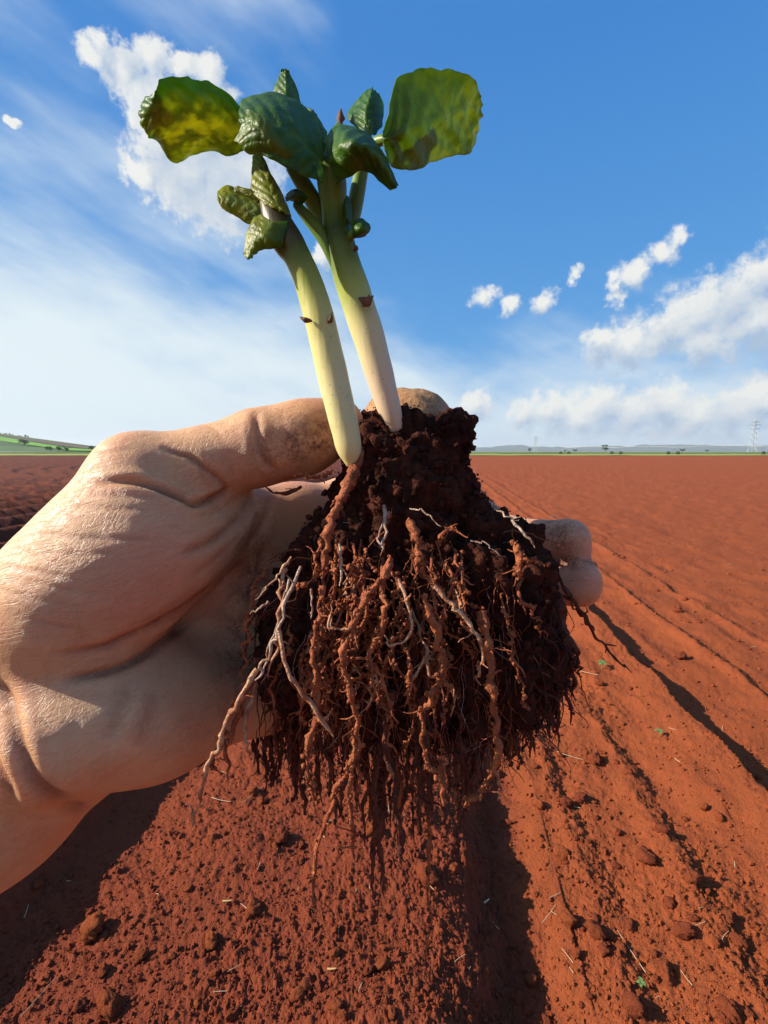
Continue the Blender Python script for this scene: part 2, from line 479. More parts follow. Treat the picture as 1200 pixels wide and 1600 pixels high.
def root_material(name, a, b, rough=0.75, scale=900):
    m, n = material(name)
    mid = n.noise(n.ob, 230, 4, 0.6); fine = n.noise(n.ob, scale, 3, 0.7)
    c = n.mix(n.ramp(mid, 0.32, 0.66), a, b)
    return finish(m, n, principled(n, c, rough, n.math('ADD', mid, fine), 0.0012, 0.9, spec=0.2).outputs[0])
M_ROOT_SOILED = root_material('soil_coated_root', (0.205, 0.050, 0.018), (0.37, 0.112, 0.042))
M_ROOT_DARK = root_material('damp_shaded_root', (0.045, 0.014, 0.008), (0.15, 0.043, 0.022))  # darker copy of the coating, shade of the root mass put into it
M_ROOT_TAN = root_material('tan_root', (0.30, 0.10, 0.045), (0.55, 0.31, 0.17), 0.6)
M_ROOT_WHITE = root_material('white_root', (0.27, 0.13, 0.075), (0.50, 0.36, 0.26), 0.55)

# ------------------------------------------------------------------ ground
CA, SA = math.cos(ROW_A), math.sin(ROW_A)

PROFILE = np.array([(-1.42, -0.05), (-1.24, 0.035), (-1.13, 0.085), (-1.05, 0.098), (-0.98, 0.03), (-0.92, -0.035), (-0.82, -0.046),
                    (-0.66, -0.018), (-0.40, 0.016), (-0.16, 0.036), (0.00, 0.034), (0.07, 0.008), (0.11, -0.045), (0.15, -0.078), (0.21, -0.070),
                    (0.28, -0.042), (0.35, -0.022), (0.40, -0.040), (0.47, -0.028), (0.58, -0.006), (0.64, -0.032),
                    (0.74, -0.016), (0.86, 0.020), (0.93, 0.032), (0.98, -0.050), (1.08, -0.056), (1.30, -0.032),
                    (1.36, -0.014), (1.41, -0.040), (1.65, -0.026), (1.72, -0.010), (1.78, -0.036), (2.1, -0.028)])

def cells(x, y, size, seed, fill=0.75, rmin=0.25, rmax=0.55):
    """rounded crumbs: height field of half-sunk lumps, one per cell"""
    u, v = x / size, y / size; i0, j0 = np.floor(u), np.floor(v); out = np.zeros_like(x); z = np.zeros_like(i0)
    for a in (-1, 0, 1):
        for b in (-1, 0, 1):
            i, j = i0 + a, j0 + b
            cx = i + h3(i, j, z, seed); cy = j + h3(i, j, z + 1, seed)
            r = rmin + (rmax - rmin) * h3(i, j, z + 2, seed) ** 1.7
            on = h3(i, j, z + 3, seed) < fill
            th = h3(i, j, z + 4, seed) * 6.28; el = 0.75 + 0.5 * h3(i, j, z + 5, seed)
            du, dv = u - cx, v - cy
            p, q = (du * np.cos(th) + dv * np.sin(th)) * el, (-du * np.sin(th) + dv * np.cos(th)) / el
            hgt = np.sqrt(np.maximum(r * r - p * p - q * q, 0)) * (0.7 + 0.4 * h3(i, j, z + 6, seed))
            out = np.maximum(out, np.where(on, hgt, 0))
    return out * size

def ground(x, y, detail=True):
    x = np.asarray(x, float); y = np.asarray(y, float)
    s = x * CA - y * SA; l = x * SA + y * CA
    dist = np.hypot(x, y)
    sw = s + 0.022 * noise2(l * 1.7, s * 1.5, 3) + 0.014 * noise2(l * 6, s * 5, 4) + 0.016 * noise2(l * 17, s * 14, 6) * ((s > -0.1) & (s < 0.8))
    hp = np.interp(sw, PROFILE[:, 0], PROFILE[:, 1])
    ph = ((sw + 1.42) / 0.9) % 1.0
    left = -0.05 + 0.15 * np.where(ph < 0.8, ph / 0.8, (1 - ph) / 0.2)
    right = -0.03 + 0.006 * noise2(sw * 3.1, l * 0.12, 8)
    hp = np.where(sw < -1.42, left, hp); hp = np.where(sw > 2.1, right, hp)
    hp = hp + np.where((s > 0.3) & (s < 2.1), 0.009 * fbm2(s * 9, l * 2.3, 3, 14) * np.clip(np.abs(s - 0.95) / 0.2, 0, 1), 0)
    fade = np.clip(1.2 - dist / 70, 0.0, 1)
    hp = hp * fade
    damp_shade = np.clip((0.27 - sw) / 0.12, 0, 1) + np.clip((-1.15 - s) / 0.3, 0, 1)  # first term damp bed, second painted clod shade of the left field
    near = np.clip(1.6 - dist / 9, 0, 1)
    hgt = hp + 0.012 * fbm2(x * 5, y * 5, 3, 11) * fade
    if detail and (dist < 14.5).sum() < len(x):
        sub = np.where(dist < 14.5)[0]
        hgt = hgt.copy(); hgt[sub] = ground(x[sub], y[sub], True)[0]
        return hgt, damp_shade
    if detail:
        wx = x + 0.006 * noise2(x * 60, y * 60, 5); wy = y + 0.006 * noise2(x * 60, y * 60, 6)
        rough = (0.40 + 0.60 * np.minimum(damp_shade, 1)) * (0.85 + 0.45 * fbm2(x * 4.2, y * 4.2, 2, 17)) + 0.35 * np.clip(noise2(s * 8, l * 1.4, 9), 0, 1)
        for c_ in (0.35, 0.60, 0.92, 1.36, 1.72): rough = rough + 0.55 * np.exp(-((sw - c_ - 0.02) / 0.05) ** 2)
        rough = np.where(np.abs(s - 0.24) < 0.06, rough * 0.6, rough)
        hgt = hgt + near * (0.45 * cells(wx, wy, 0.075, 31, 0.16, 0.15, 0.38) * rough
                            + 0.55 * cells(wx, wy, 0.028, 32, 0.35, 0.16, 0.45) * rough
                            + 0.85 * cells(wx, wy, 0.0125, 33, 0.5, 0.2, 0.5) * rough
                            + 1.1 * cells(wx, wy, 0.0070, 34, 0.75, 0.2, 0.5) * rough)
        hgt = hgt + near * rough * (0.004 * fbm2(x * 70, y * 70, 3, 41) + 0.0035 * np.abs(fbm2(x * 190, y * 190, 2, 45)))
    return hgt, damp_shade

def ground_z(x, y):
    return float(ground(np.array([x]), np.array([y]), False)[0][0])

def on_ground(px, py):
    v = direction(px, py); z = -0.02
    for _ in range(4):
        t = (z - CAM[2]) / v[2]; p = CAM + v * t; z = ground_z(p[0], p[1])
    return float(p[0]), float(p[1]), z

fov = R(62)
ang = np.concatenate([np.linspace(-math.pi, -fov, 90, endpoint=False), np.linspace(-fov, fov, 920, endpoint=False),
                      np.linspace(fov, math.pi, 90, endpoint=False)])
th = np.linspace(math.atan(0.45), math.atan(26.0), 570)
rad = np.concatenate([[0.0001], np.linspace(0.04, 0.445, 24), np.tan(th), np.geomspace(28, 140, 40), np.geomspace(170, 9200, 16)])
A, RR = np.meshgrid(ang, rad)
gx, gy = RR * np.sin(A), RR * np.cos(A)
hz, damp_shade = ground(gx.ravel(), gy.ravel())
h0, _ = ground(gx.ravel(), gy.ravel(), False)
fine_ = np.clip((fov - np.abs(A.ravel())) / 0.12, 0, 1) * np.clip((RR.ravel() - 0.3) / 0.15, 0, 1)
hz = h0 + (hz - h0) * fine_
gv = np.stack([gx.ravel(), gy.ravel(), hz], -1)
na, nr = len(ang), len(rad)
i = np.arange(nr - 1)[:, None] * na; j = np.arange(na)[None, :]; k = (j + 1) % na
gf = np.stack([i + j, i + na + j, i + na + k, i + k], -1).reshape(-1, 4)[:, ::-1]
me = new_mesh('ploughed_ground', gv, gf); attr(me, 'damp_shade', damp_shade)
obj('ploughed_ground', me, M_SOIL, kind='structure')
del A, RR, gx, gy, gv, gf

# ------------------------------------------------------------------ beyond the field
def veg_material(name, a, b, scale, stripe=None):
    m, n = material(name)
    nz = n.noise(n.pos, scale, 5, 0.6)
    c = n.mix(n.ramp(nz, 0.3, 0.7), a, b)
    if stripe:
        c = n.mix(n.ramp(n.noise(n.vmath('MULTIPLY', n.pos, (0.2, 3, 0)), stripe, 3), 0.4, 0.65, 0, 0.6), c, tuple(v * 0.6 for v in a))
    return finish(m, n, principled(n, c, 0.9, spec=0.1).outputs[0])
M_CROP = veg_material('green_crop', (0.10, 0.19, 0.03), (0.17, 0.28, 0.05), 0.05, 0.02)
M_STUBBLE = veg_material('pale_grass', (0.30, 0.27, 0.09), (0.24, 0.28, 0.08), 0.08)
M_PASTURE = veg_material('bright_pasture', (0.12, 0.30, 0.03), (0.19, 0.38, 0.05), 0.01)
M_DARKFIELD = veg_material('dark_green_field', (0.07, 0.13, 0.05), (0.11, 0.17, 0.07), 0.01, 0.004)
M_BROWNFIELD = veg_material('brown_field', (0.17, 0.10, 0.07), (0.13, 0.12, 0.07), 0.01, 0.004)
M_HILLS = veg_material('far_hills', (0.050, 0.085, 0.075), (0.085, 0.120, 0.095), 0.002)

def sheet(name, mat, x0, x1, y0, y1, zf, nx=60, ny=14, **props):
    X, Y = np.meshgrid(np.linspace(x0, x1, nx), np.linspace(y0, y1, ny))
    v = np.stack([X.ravel(), Y.ravel(), zf(X.ravel(), Y.ravel())], -1)
    i = np.arange(ny - 1)[:, None] * nx; j = np.arange(nx - 1)[None, :]
    f = np.stack([i + j, i + j + 1, i + nx + j + 1, i + nx + j], -1).reshape(-1, 4)
    return obj(name, new_mesh(name, v, f), mat, kind='structure', **props)

edge_y = 112.0
sheet('grass_verge', M_STUBBLE, -400, 600, edge_y, 200, lambda x, y: 0.10 + 0.12 * np.clip((y - edge_y) / 3, 0, 1) + 0.05 * fbm2(x * 0.4, y * 0.4, 3, 5), 300, 30)
sheet('green_field', M_CROP, -900, 2600, 201, 1300, lambda x, y: 0.40 + 0.12 * fbm2(x * 0.05, y * 0.05, 3, 5), 160, 40)

# distant blue hills on the right
def ridge_hills(name, dist, x0, x1, hts, seed, depth, mat):
    n = 260; xs = np.linspace(x0, x1, n)
    base = np.interp(xs, hts[:, 0], hts[:, 1])
    rows = []
    for t in np.linspace(0, 1, 14):
        prof = math.sin(t * math.pi) ** 0.8
        z = prof * (base * (0.9 + 0.1 * fbm2(xs / 260, np.full(n, t * 6), 3, seed)) + base * 0.16 * fbm2(xs / 130, np.full(n, t * 4.0), 4, seed + 3)) - 3
        rows.append(np.stack([xs, np.full(n, dist + depth * t), z], -1))
    v = np.concatenate(rows); i = np.arange(13)[:, None] * n; j = np.arange(n - 1)[None, :]
    f = np.stack([i + j, i + j + 1, i + n + j + 1, i + n + j], -1).reshape(-1, 4)
    return obj(name, new_mesh(name, v, f), mat, kind='structure')

def hx(px, d): return (px - CX) / F_PX * d
HD = 7000.0
hp = np.array([(hx(-700, HD), 40), (hx(100, HD), 60), (hx(620, HD), 70), (hx(740, HD), 85), (hx(800, HD), 100), (hx(822, HD), 135), (hx(850, HD), 105),
               (hx(900, HD), 90), (hx(940, HD), 100), (hx(975, HD), 120), (hx(1020, HD), 100), (hx(1060, HD), 130), (hx(1120, HD), 140), (hx(1160, HD), 115),
               (hx(1210, HD), 120), (hx(1600, HD), 110)])
ridge_hills('far_hills', HD, -8400, 8400, hp, 21, 1500, M_HILLS)

# cultivated hillside on the left
def hill_z(x, y):
    # a broad rise whose shoulder falls away to the right
    px = CX + x / y * F_PX
    h = 82 * np.clip((230 - px) / 330, 0, 1.3) ** 1.1
    return h * np.clip((y - 420) / 900, 0, 1.0) ** 0.9 + 0.5
sheet('hillside', M_DARKFIELD, -3200, -250, 430, 1600, lambda x, y: hill_z(x, y), 200, 60)
def strip(name, mat, pts, lift):
    """field strip on the hillside between two depth curves: pts rows of (x/y ratio px, y_near, y_far)"""
    pts = np.array(pts, float); n = 50
    ps = np.linspace(pts[0, 0], pts[-1, 0], n); y0 = np.interp(ps, pts[:, 0], pts[:, 1]); y1 = np.interp(ps, pts[:, 0], pts[:, 2])
    v = []
    for t in np.linspace(0, 1, 12):
        y = y0 + (y1 - y0) * t; x = (ps - CX) / F_PX * y
        v.append(np.stack([x, y, hill_z(x, y) + lift], -1))
    v = np.concatenate(v); i = np.arange(11)[:, None] * n; j = np.arange(n - 1)[None, :]
    f = np.stack([i + j, i + j + 1, i + n + j + 1, i + n + j], -1).reshape(-1, 4)
    return obj(name, new_mesh(name, v, f), mat, kind='structure')
strip('bright_pasture', M_PASTURE, [(-500, 620, 1000), (-60, 640, 960), (0, 660, 930), (60, 560, 700), (110, 450, 560), (150, 440, 520)], 0.8)
strip('brown_field', M_BROWNFIELD, [(-300, 1150, 1300), (10, 980, 1080), (60, 800, 1050), (120, 600, 860), (180, 480, 640)], 0.8)
strip('upper_field', M_CROP, [(-500, 1340, 1500), (0, 1150, 1400), (60, 1120, 1380), (150, 950, 1200)], 0.8)

# trees: trunk + crown of many leaf faces
def leaf_cloud(mb, centre, rads, n, size, r):
    c = np.asarray(centre); p = r.normal(size=(n, 3)); p /= np.linalg.norm(p, axis=1)[:, None]
    p = c + p * (r.random(n) ** 0.4)[:, None] * np.asarray(rads)
    a = r.normal(size=(n, 3)); a /= np.linalg.norm(a, axis=1)[:, None]
    b = np.cross(a, r.normal(size=(n, 3))); b /= np.linalg.norm(b, axis=1)[:, None]
    v = np.stack([p - a * size, p + b * size * 0.6, p + a * size, p - b * size * 0.6], 1).reshape(-1, 3)
    mb.put(v, np.arange(4 * n).reshape(-1, 4))

M_TREE = veg_material('tree_leaves', (0.035, 0.065, 0.025), (0.07, 0.11, 0.04), 0.6)
M_BARK = simple('bark', (0.10, 0.075, 0.055), 0.9)
def make_tree(seed, h, tall=False):
    r = np.random.default_rng(seed); crown = MB(); tr = MB()
    w_ = h * (0.16 if tall else 0.42)
    trunk = catmull([(0, 0, -0.5), (0.02 * h, 0, h * 0.3), (0, 0.02 * h, h * 0.75)], 8)
    v, f = tube(trunk, np.linspace(0.035 * h, 0.012 * h, 8), 6, cap=False); tr.put(v, f)
    for q in range(5):
        a = r.random() * 6.28; e = np.array([math.cos(a) * w_ * 0.6, math.sin(a) * w_ * 0.6, h * r.uniform(0.5, 0.8)])
        v, f = tube(catmull([(0, 0, h * 0.3), e * [0.4, 0.4, 0.75], e], 6), np.linspace(0.016 * h, 0.005 * h, 6), 5, cap=False); tr.put(v, f)
    for q in range(14):
        a = r.random() * 6.28; rr = r.random() ** 0.6
        c = (math.cos(a) * w_ * rr, math.sin(a) * w_ * rr, h * (r.uniform(0.35, 0.95) if tall else r.uniform(0.38, 0.85)))
        leaf_cloud(crown, c, (w_ * 0.42, w_ * 0.42, h * 0.12), 70, h * 0.035, r)
    return tr.mesh('trunk'), crown.mesh('crown')
TREES = [make_tree(s, 8.0, t) for s, t in ((1, False), (2, False), (3, True), (4, True))]
def tree(name, label, loc, h, kind, rz=0, group=None, wide=1.0):
    t = thing(name, label, 'tree', loc, group)
    t.rotation_euler = (0, 0, rz); t.scale = (h / 8 * wide, h / 8 * wide, h / 8)
    obj('trunk', TREES[kind][0], M_BARK, t); obj('crown', TREES[kind][1], M_TREE, t)
    return t
for q in range(16):
    px = -18 + q * 4.6 + rng.uniform(-1, 1); yy = 1560 + rng.uniform(-20, 20); x = hx(px, yy)
    tree('hilltop_tree', 'tall slender tree in the row along the top of the left hillside', (x, yy, float(hill_z(x, yy)) - 0.5),
         rng.uniform(11, 17), 2 + q % 2, rng.uniform(0, 6), 'row of trees on the hilltop', 1.3)
for px, yy, h, lab in ((44, 560, 13, 'round dark tree standing alone in the bright pasture on the left'),
                       (83, 445, 8, 'low bush at the left end of the hedge below the green hillside'),
                       (97, 445, 8.5, 'broad bush in the middle of the hedge below the green hillside'),
                       (109, 448, 7, 'small bush at the right end of the hedge below the green hillside'),
                       (148, 520, 9, 'dark tree beside the raised wrist at the foot of the hillside')):
    x = hx(px, yy)
    tree('field_tree', lab, (x, yy, float(hill_z(x, yy)) - 0.6), h * 0.7, int(px) % 2, px, None, 1.5)
for px, yy, h, lab in ((943, 700, 13, 'dark tree standing alone right of the first pylon on the horizon'),
                       (896, 800, 6, 'small bush in the far green field left of the lone dark tree'),
                       (1062, 760, 7, 'low wide bush in the far green field right of the lone dark tree'),
                       (825, 900, 9, 'dark tree just left of the first pylon on the horizon'),
                       (880, 900, 5, 'little bush on the horizon between the first pylon and the lone dark tree'),
                       (740, 900, 5, 'little bush on the horizon close beside the soil knob'),
                       (1100, 800, 5, 'little bush under the long irrigation pipe on the far right')):
    tree('horizon_tree', lab, (hx(px, yy), yy, 0.2), h, int(px) % 2, px, None, 1.4 if h < 9 else 1.0)

# power pylons
M_STEEL = simple('galvanised_steel', (0.55, 0.56, 0.57), 0.5, 0.1)
def bars(mb, segs, r):
    for a, b in segs:
        v, f = tube(np.array([a, b], float), r, 4, cap=False); mb.put(v, f)
def pylon(label, loc, h):
    t = thing('power_pylon', label, 'pylon', loc, 'power pylons on the horizon')
    m = MB(); b_, w_ = h * 0.09, h * 0.015; lv = [0, 0.25, 0.45, 0.62, 0.75, 0.88, 1.0]
    cor = lambda f: [(sx * (b_ + (w_ - b_) * f), sy * (b_ + (w_ - b_) * f), f * h) for sx, sy in ((-1, -1), (1, -1), (1, 1), (-1, 1))]
    for q in range(len(lv) - 1):
        c0, c1 = cor(lv[q]), cor(lv[q + 1])
        bars(m, [(c0[s_], c1[s_]) for s_ in range(4)] + [(c0[s_], c1[(s_ + 1) % 4]) for s_ in range(4)] + [(c1[s_], c1[(s_ + 1) % 4]) for s_ in range(4)], h * 0.0045)
    obj('lattice_mast', m.mesh('lattice_mast'), M_STEEL, t)
    for f_, l in ((0.74, 0.17), (0.86, 0.21), (0.96, 0.14)):
        m = MB(); z = f_ * h
        for s_ in (-1, 1):
            bars(m, [((0, 0, z + h * 0.03), (s_ * l * h, 0, z)), ((0, h * 0.01, z), (s_ * l * h, 0, z)), ((0, -h * 0.01, z), (s_ * l * h, 0, z)),
                     ((s_ * l * h, 0, z), (s_ * l * h, 0, z - h * 0.04))], h * 0.0045)
        obj('cross_arm', m.mesh('cross_arm'), M_STEEL, t)
    return t
pylon('lattice power pylon on the horizon just right of the soil knob', (hx(834, 1100), 1100, 0), 38)
pylon('taller lattice power pylon on the horizon at the far right', (hx(1170, 900), 900, 0), 62)

# centre-pivot irrigation machine: pipe on wheeled towers
M_GALV = simple('pivot_pipe_steel', (0.40, 0.41, 0.41), 0.6, 0.1)
M_TYRE = simple('tyre_rubber', (0.03, 0.03, 0.03), 0.85)
pv = [(880, 165), (960, 150), (1048, 140), (1196, 128), (1330, 118)]
base = np.array([(hx(px, y), y, 0.25) for px, y in pv])
piv = thing('irrigation_pivot', 'long centre-pivot irrigation pipe on wheeled towers at the far field edge', 'irrigation machine', tuple(base[0]))
o0 = base[0]; H = 2.15
for q in range(len(base) - 1):
    a, b = base[q] - o0 + (0, 0, H), base[q + 1] - o0 + (0, 0, H)
    t = np.linspace(0, 1, 20)[:, None]; pth = a + (b - a) * t; pth[:, 2] += 0.35 * np.sin(t[:, 0] * math.pi)
    m = MB(); v, f = tube(pth, 0.075, 6, cap=False); m.put(v, f)
    sp = obj('span_pipe', m.mesh('span_pipe'), M_GALV, piv)
    m = MB(); lowp = pth.copy(); lowp[:, 2] -= 0.55 * np.sin(t[:, 0] * math.pi)
    v, f = tube(lowp, 0.012, 4, cap=False); m.put(v, f)
    bars(m, [(pth[c], lowp[c]) for c in range(2, 19, 2)], 0.012)
    obj('truss', m.mesh('truss'), M_GALV, sp)
    m = MB(); bars(m, [(pth[c], pth[c] - (0, 0, 0.8)) for c in range(1, 20, 2)], 0.01)
    obj('drop_hoses', m.mesh('drop_hoses'), M_TYRE, sp, kind='stuff')
wheel = MB()
thw = np.linspace(0, 2 * math.pi, 19); v, f = tube(np.stack([np.cos(thw) * 0.45, 0 * thw, np.sin(thw) * 0.45], -1), 0.13, 8, cap=False); wheel.put(v, f)
bars(wheel, [((0, 0, 0), (0.42 * math.cos(a_), 0, 0.42 * math.sin(a_))) for a_ in np.linspace(0, 6.28, 7)[:-1]], 0.03)
wheel = wheel.mesh('wheel')
for q in range(len(base)):
    c = base[q] - o0; m = MB()
    bars(m, [(c + (sx * 1.5, 0, 0.5), c + (sx * 0.1, 0, H)) for sx in (-1, 1)] + [(c + (-1.5, 0, 0.5), c + (1.5, 0, 0.5)), (c + (-0.8, 0, 1.3), c + (0.8, 0, 1.3))], 0.045)
    tw = obj('tower_frame', m.mesh('tower_frame'), M_GALV, piv)
    for sx in (-1, 1):
        wh = obj('wheel', wheel, M_TYRE, tw); wh.location = tuple(c + (sx * 1.5, 0, 0.35))

# ------------------------------------------------------------------ hand
def skin_material():
    m, n = material('skin')
    dirt = mat_attr(n, 'dirt'); pink = mat_attr(n, 'pink'); cr = mat_attr(n, 'crease')
    big = n.noise(n.ob, 45, 3); mid = n.noise(n.ob, 260, 4, 0.6)
    c = n.mix(n.ramp(big, 0.3, 0.7), (0.565, 0.305, 0.150), (0.64, 0.365, 0.185))
    c = n.mix(n.ramp(mid, 0.4, 0.75, 0, 0.3), c, (0.60, 0.26, 0.14))
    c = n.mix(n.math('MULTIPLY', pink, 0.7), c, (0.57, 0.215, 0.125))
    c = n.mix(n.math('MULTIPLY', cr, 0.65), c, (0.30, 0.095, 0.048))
    c = n.mix(n.ramp(n.noise(n.ob, 60, 4, 0.6), 0.48, 0.72, 0, 0.5), c, (0.54, 0.215, 0.11))
    c = n.mix(n.ramp(n.noise(n.ob, 38, 3, 0.6), 0.55, 0.75, 0, 0.5), c, (0.68, 0.43, 0.23))
    speck = n.ramp(n.noise(n.ob, 900, 3, 0.75), 0.44, 0.62)
    smear = n.ramp(n.noise(n.ob, 160, 4, 0.65), 0.35, 0.65)
    dk = n.math('MULTIPLY', dirt, n.math('MULTIPLY_ADD', speck, 0.35, n.math('MULTIPLY', smear, 0.6)), clamp=True)
    c = n.mix(n.math('MULTIPLY', dk, 1.1, clamp=True), c, (0.13, 0.040, 0.020))
    # fine skin lines: thin crossing creases + pores
    def lines(stretch, ang_, scale):
        r_ = n.add('ShaderNodeVectorRotate', {0: n.ob, 'Angle': ang_}, rotation_type='Y_AXIS').outputs[0]
        q = n.noise(n.vmath('MULTIPLY', r_, stretch), scale, 3, 0.5)
        return n.ramp(n.math('ABSOLUTE', n.math('SUBTRACT', q, 0.5)), 0.0, 0.035)
    l1 = lines((0.30, 1.0, 2.6), R(12), 210); l2 = lines((2.4, 1.0, 0.40), R(-20), 260); l3 = lines((0.5, 1.0, 2.8), R(38), 420)
    vo = n.add('ShaderNodeTexVoronoi', {'Vector': n.ob, 'Scale': 1300.0}, feature='DISTANCE_TO_EDGE')
    ln = n.math('ADD', n.math('MULTIPLY', l1, 0.8), n.math('ADD', n.math('MULTIPLY', l2, 0.6), n.math('MULTIPLY', l3, 0.5)))
    c = n.mix(n.math('MULTIPLY_ADD', ln, -0.16, 0.30, clamp=True), c, (0.36, 0.130, 0.065))
    c = n.mix(n.ramp(n.noise(n.ob, 620, 3, 0.7), 0.55, 0.75, 0, 0.22), c, (0.70, 0.42, 0.26))
    hgt = n.math('ADD', ln, n.math('ADD', n.math('MULTIPLY', n.math('MINIMUM', vo.outputs['Distance'], 0.12), 2.0), n.math('MULTIPLY', n.noise(n.ob, 500, 3), 0.5)))
    rough = n.ramp(n.noise(n.ob, 350, 3), 0.3, 0.7, 0.42, 0.62)
    rough = n.math('ADD', rough, n.math('MULTIPLY', dk, 0.3))
    b = principled(n, c, rough, hgt, 0.00017, 0.65, spec=0.42)
    b.subsurface_method = 'RANDOM_WALK'
    n.set(b, 'Subsurface Weight', 0.40); n.set(b, 'Subsurface Radius', (1.0, 0.38, 0.2)); n.set(b, 'Subsurface Scale', 0.007)
    return finish(m, n, b.outputs[0])
M_SKIN = skin_material()

mm = 0.001
J = dict(
    cmc=P(70, 1010, .134), mcp=P(222, 748, .136), ip=P(405, 700, .142), tip=P(527, 663, .1475),
    carp=P(70, 1090, .146), wr_a=P(-30, 1090, .147), wr_b=P(5, 1255, .146),
    imcp=P(465, 812, .176), mmcp=P(478, 890, .180), rmcp=P(462, 985, .178), lmcp=P(425, 1075, .170),
)
elbow = P(-60, 1170, .146) + 0.27 * np.array([-0.70, -0.33, -0.63])
pts = np.array(list(J.values()) + [elbow])
hf = Field(np.minimum(pts.min(0), P(0, 1200, .10)) - 0.075, np.maximum(pts.max(0), P(940, 900, .2)) + 0.04, 0.0015)
VIEW = FW
# forearm and wrist
wr = (J['wr_a'] + J['wr_b']) / 2
side = (J['wr_a'] - J['wr_b']); side /= np.linalg.norm(side)
for s_ in (-1, 0, 1):
    hf.cone(wr + side * s_ * 13 * mm, elbow + side * s_ * 20 * mm, 21 * mm, 34 * mm, 0.012)
hf.cone(J['wr_a'], J['carp'], 22 * mm, 20 * mm, 0.012)
hf.cone(J['wr_b'], P(120, 1140, .142), 22 * mm, 19 * mm, 0.012)
# metacarpals (back of the hand and palm plate)
for key, r0, r1 in (('imcp', 15, 12), ('mmcp', 15, 12.5), ('rmcp', 15, 12), ('lmcp', 14, 11.5)):
    off = {'imcp': (-10, -60), 'mmcp': (10, -20), 'rmcp': (20, 20), 'lmcp': (30, 70)}[key]
    hf.cone(P(70 + off[0], 1090 + off[1], .146), J[key], r0 * mm, r1 * mm, 0.014)
for a_, b_ in (('imcp', 'mmcp'), ('mmcp', 'rmcp'), ('rmcp', 'lmcp')):
    hf.cone(J[a_], J[b_], 11 * mm, 11 * mm, 0.010)
# thenar
hf.cone(P(66, 1000, .136), P(215, 800, .131), 24 * mm, 15 * mm, 0.012)
hf.cone(P(120, 950, .126), P(250, 860, .130), 20 * mm, 16.5 * mm, 0.012)
hf.cone(P(190, 880, .130), P(330, 830, .146), 18 * mm, 12 * mm, 0.012)
# hypothenar
hf.cone(P(85, 1145, .126), P(250, 1110, .136), 17.5 * mm, 17 * mm, 0.010)
hf.cone(P(100, 1150, .115), P(190, 1128, .119), 12 * mm, 11 * mm, 0.012)
hf.cone(P(250, 1110, .138), P(400, 1080, .162), 17 * mm, 12.5 * mm, 0.012)
# thumb
hf.cone(J['cmc'], J['mcp'], 17 * mm, 11.8 * mm, 0.010)
hf.cone(J['mcp'], P(320, 726, .139), 11.6 * mm, 10.6 * mm, 0.006)
hf.cone(P(320, 726, .139), J['ip'], 10.6 * mm, 11.2 * mm, 0.006)
hf.cone(J['ip'], P(475, 684, .145), 11.0 * mm, 11.0 * mm, 0.006)
hf.cone(P(475, 684, .145), J['tip'], 11.0 * mm, 9.0 * mm, 0.006)
hf.cone(J['mcp'], P(330, 800, .152), 9 * mm, 9 * mm, 0.012)                 # web between thumb and index
hf.cone(P(330, 800, .154), J['imcp'], 10 * mm, 11 * mm, 0.010)
# fingers
FING = dict(
    index=[J['imcp'], P(600, 772, .196), P(695, 790, .192), P(752, 812, .180)],
    middle=[J['mmcp'], P(645, 852, .205), P(790, 840, .196), P(886, 847, .181)],
    ring=[J['rmcp'], P(650, 942, .202), P(805, 917, .192), P(902, 911, .177)],
    little=[J['lmcp'], P(575, 1040, .194), P(670, 1012, .190), P(735, 1000, .180)])
FR = dict(index=(11, 9.4, 8.6, 7.8), middle=(11.5, 9.6, 9.0, 8.6), ring=(11, 9.2, 8.9, 8.7), little=(9.5, 8, 7.3, 6.8))
for k_, p_ in FING.items():
    r_ = [q * mm for q in FR[k_]]
    for q in range(3):
        hf.cone(p_[q], p_[q + 1], r_[q], r_[q + 1], 0.005)
    mid = (p_[0] + p_[1]) / 2
    hf.cone(mid, mid + 1e-4, r_[0] * 1.0, r_[0] * 1.0, 0.006)
hf.cone(P(893, 838, .1795), P(894, 856, .1795), 6.3 * mm, 6.3 * mm, 0.004)
hf.cone(P(909, 902, .1755), P(909, 920, .1755), 6.3 * mm, 6.3 * mm, 0.004)
hv, hq = hf.mesh()
del hf
hv = smooth(hv, hq, 4)
hv, hq = subdivide(hv, hq)
hn = vnormals(hv, hq)
hpx, hpy, hd = project(hv)
vd = hv - CAM; vd /= np.linalg.norm(vd, axis=1)[:, None]
facing = np.clip(-(hn * vd).sum(1) * 3, 0, 1) * (hpx > -60)
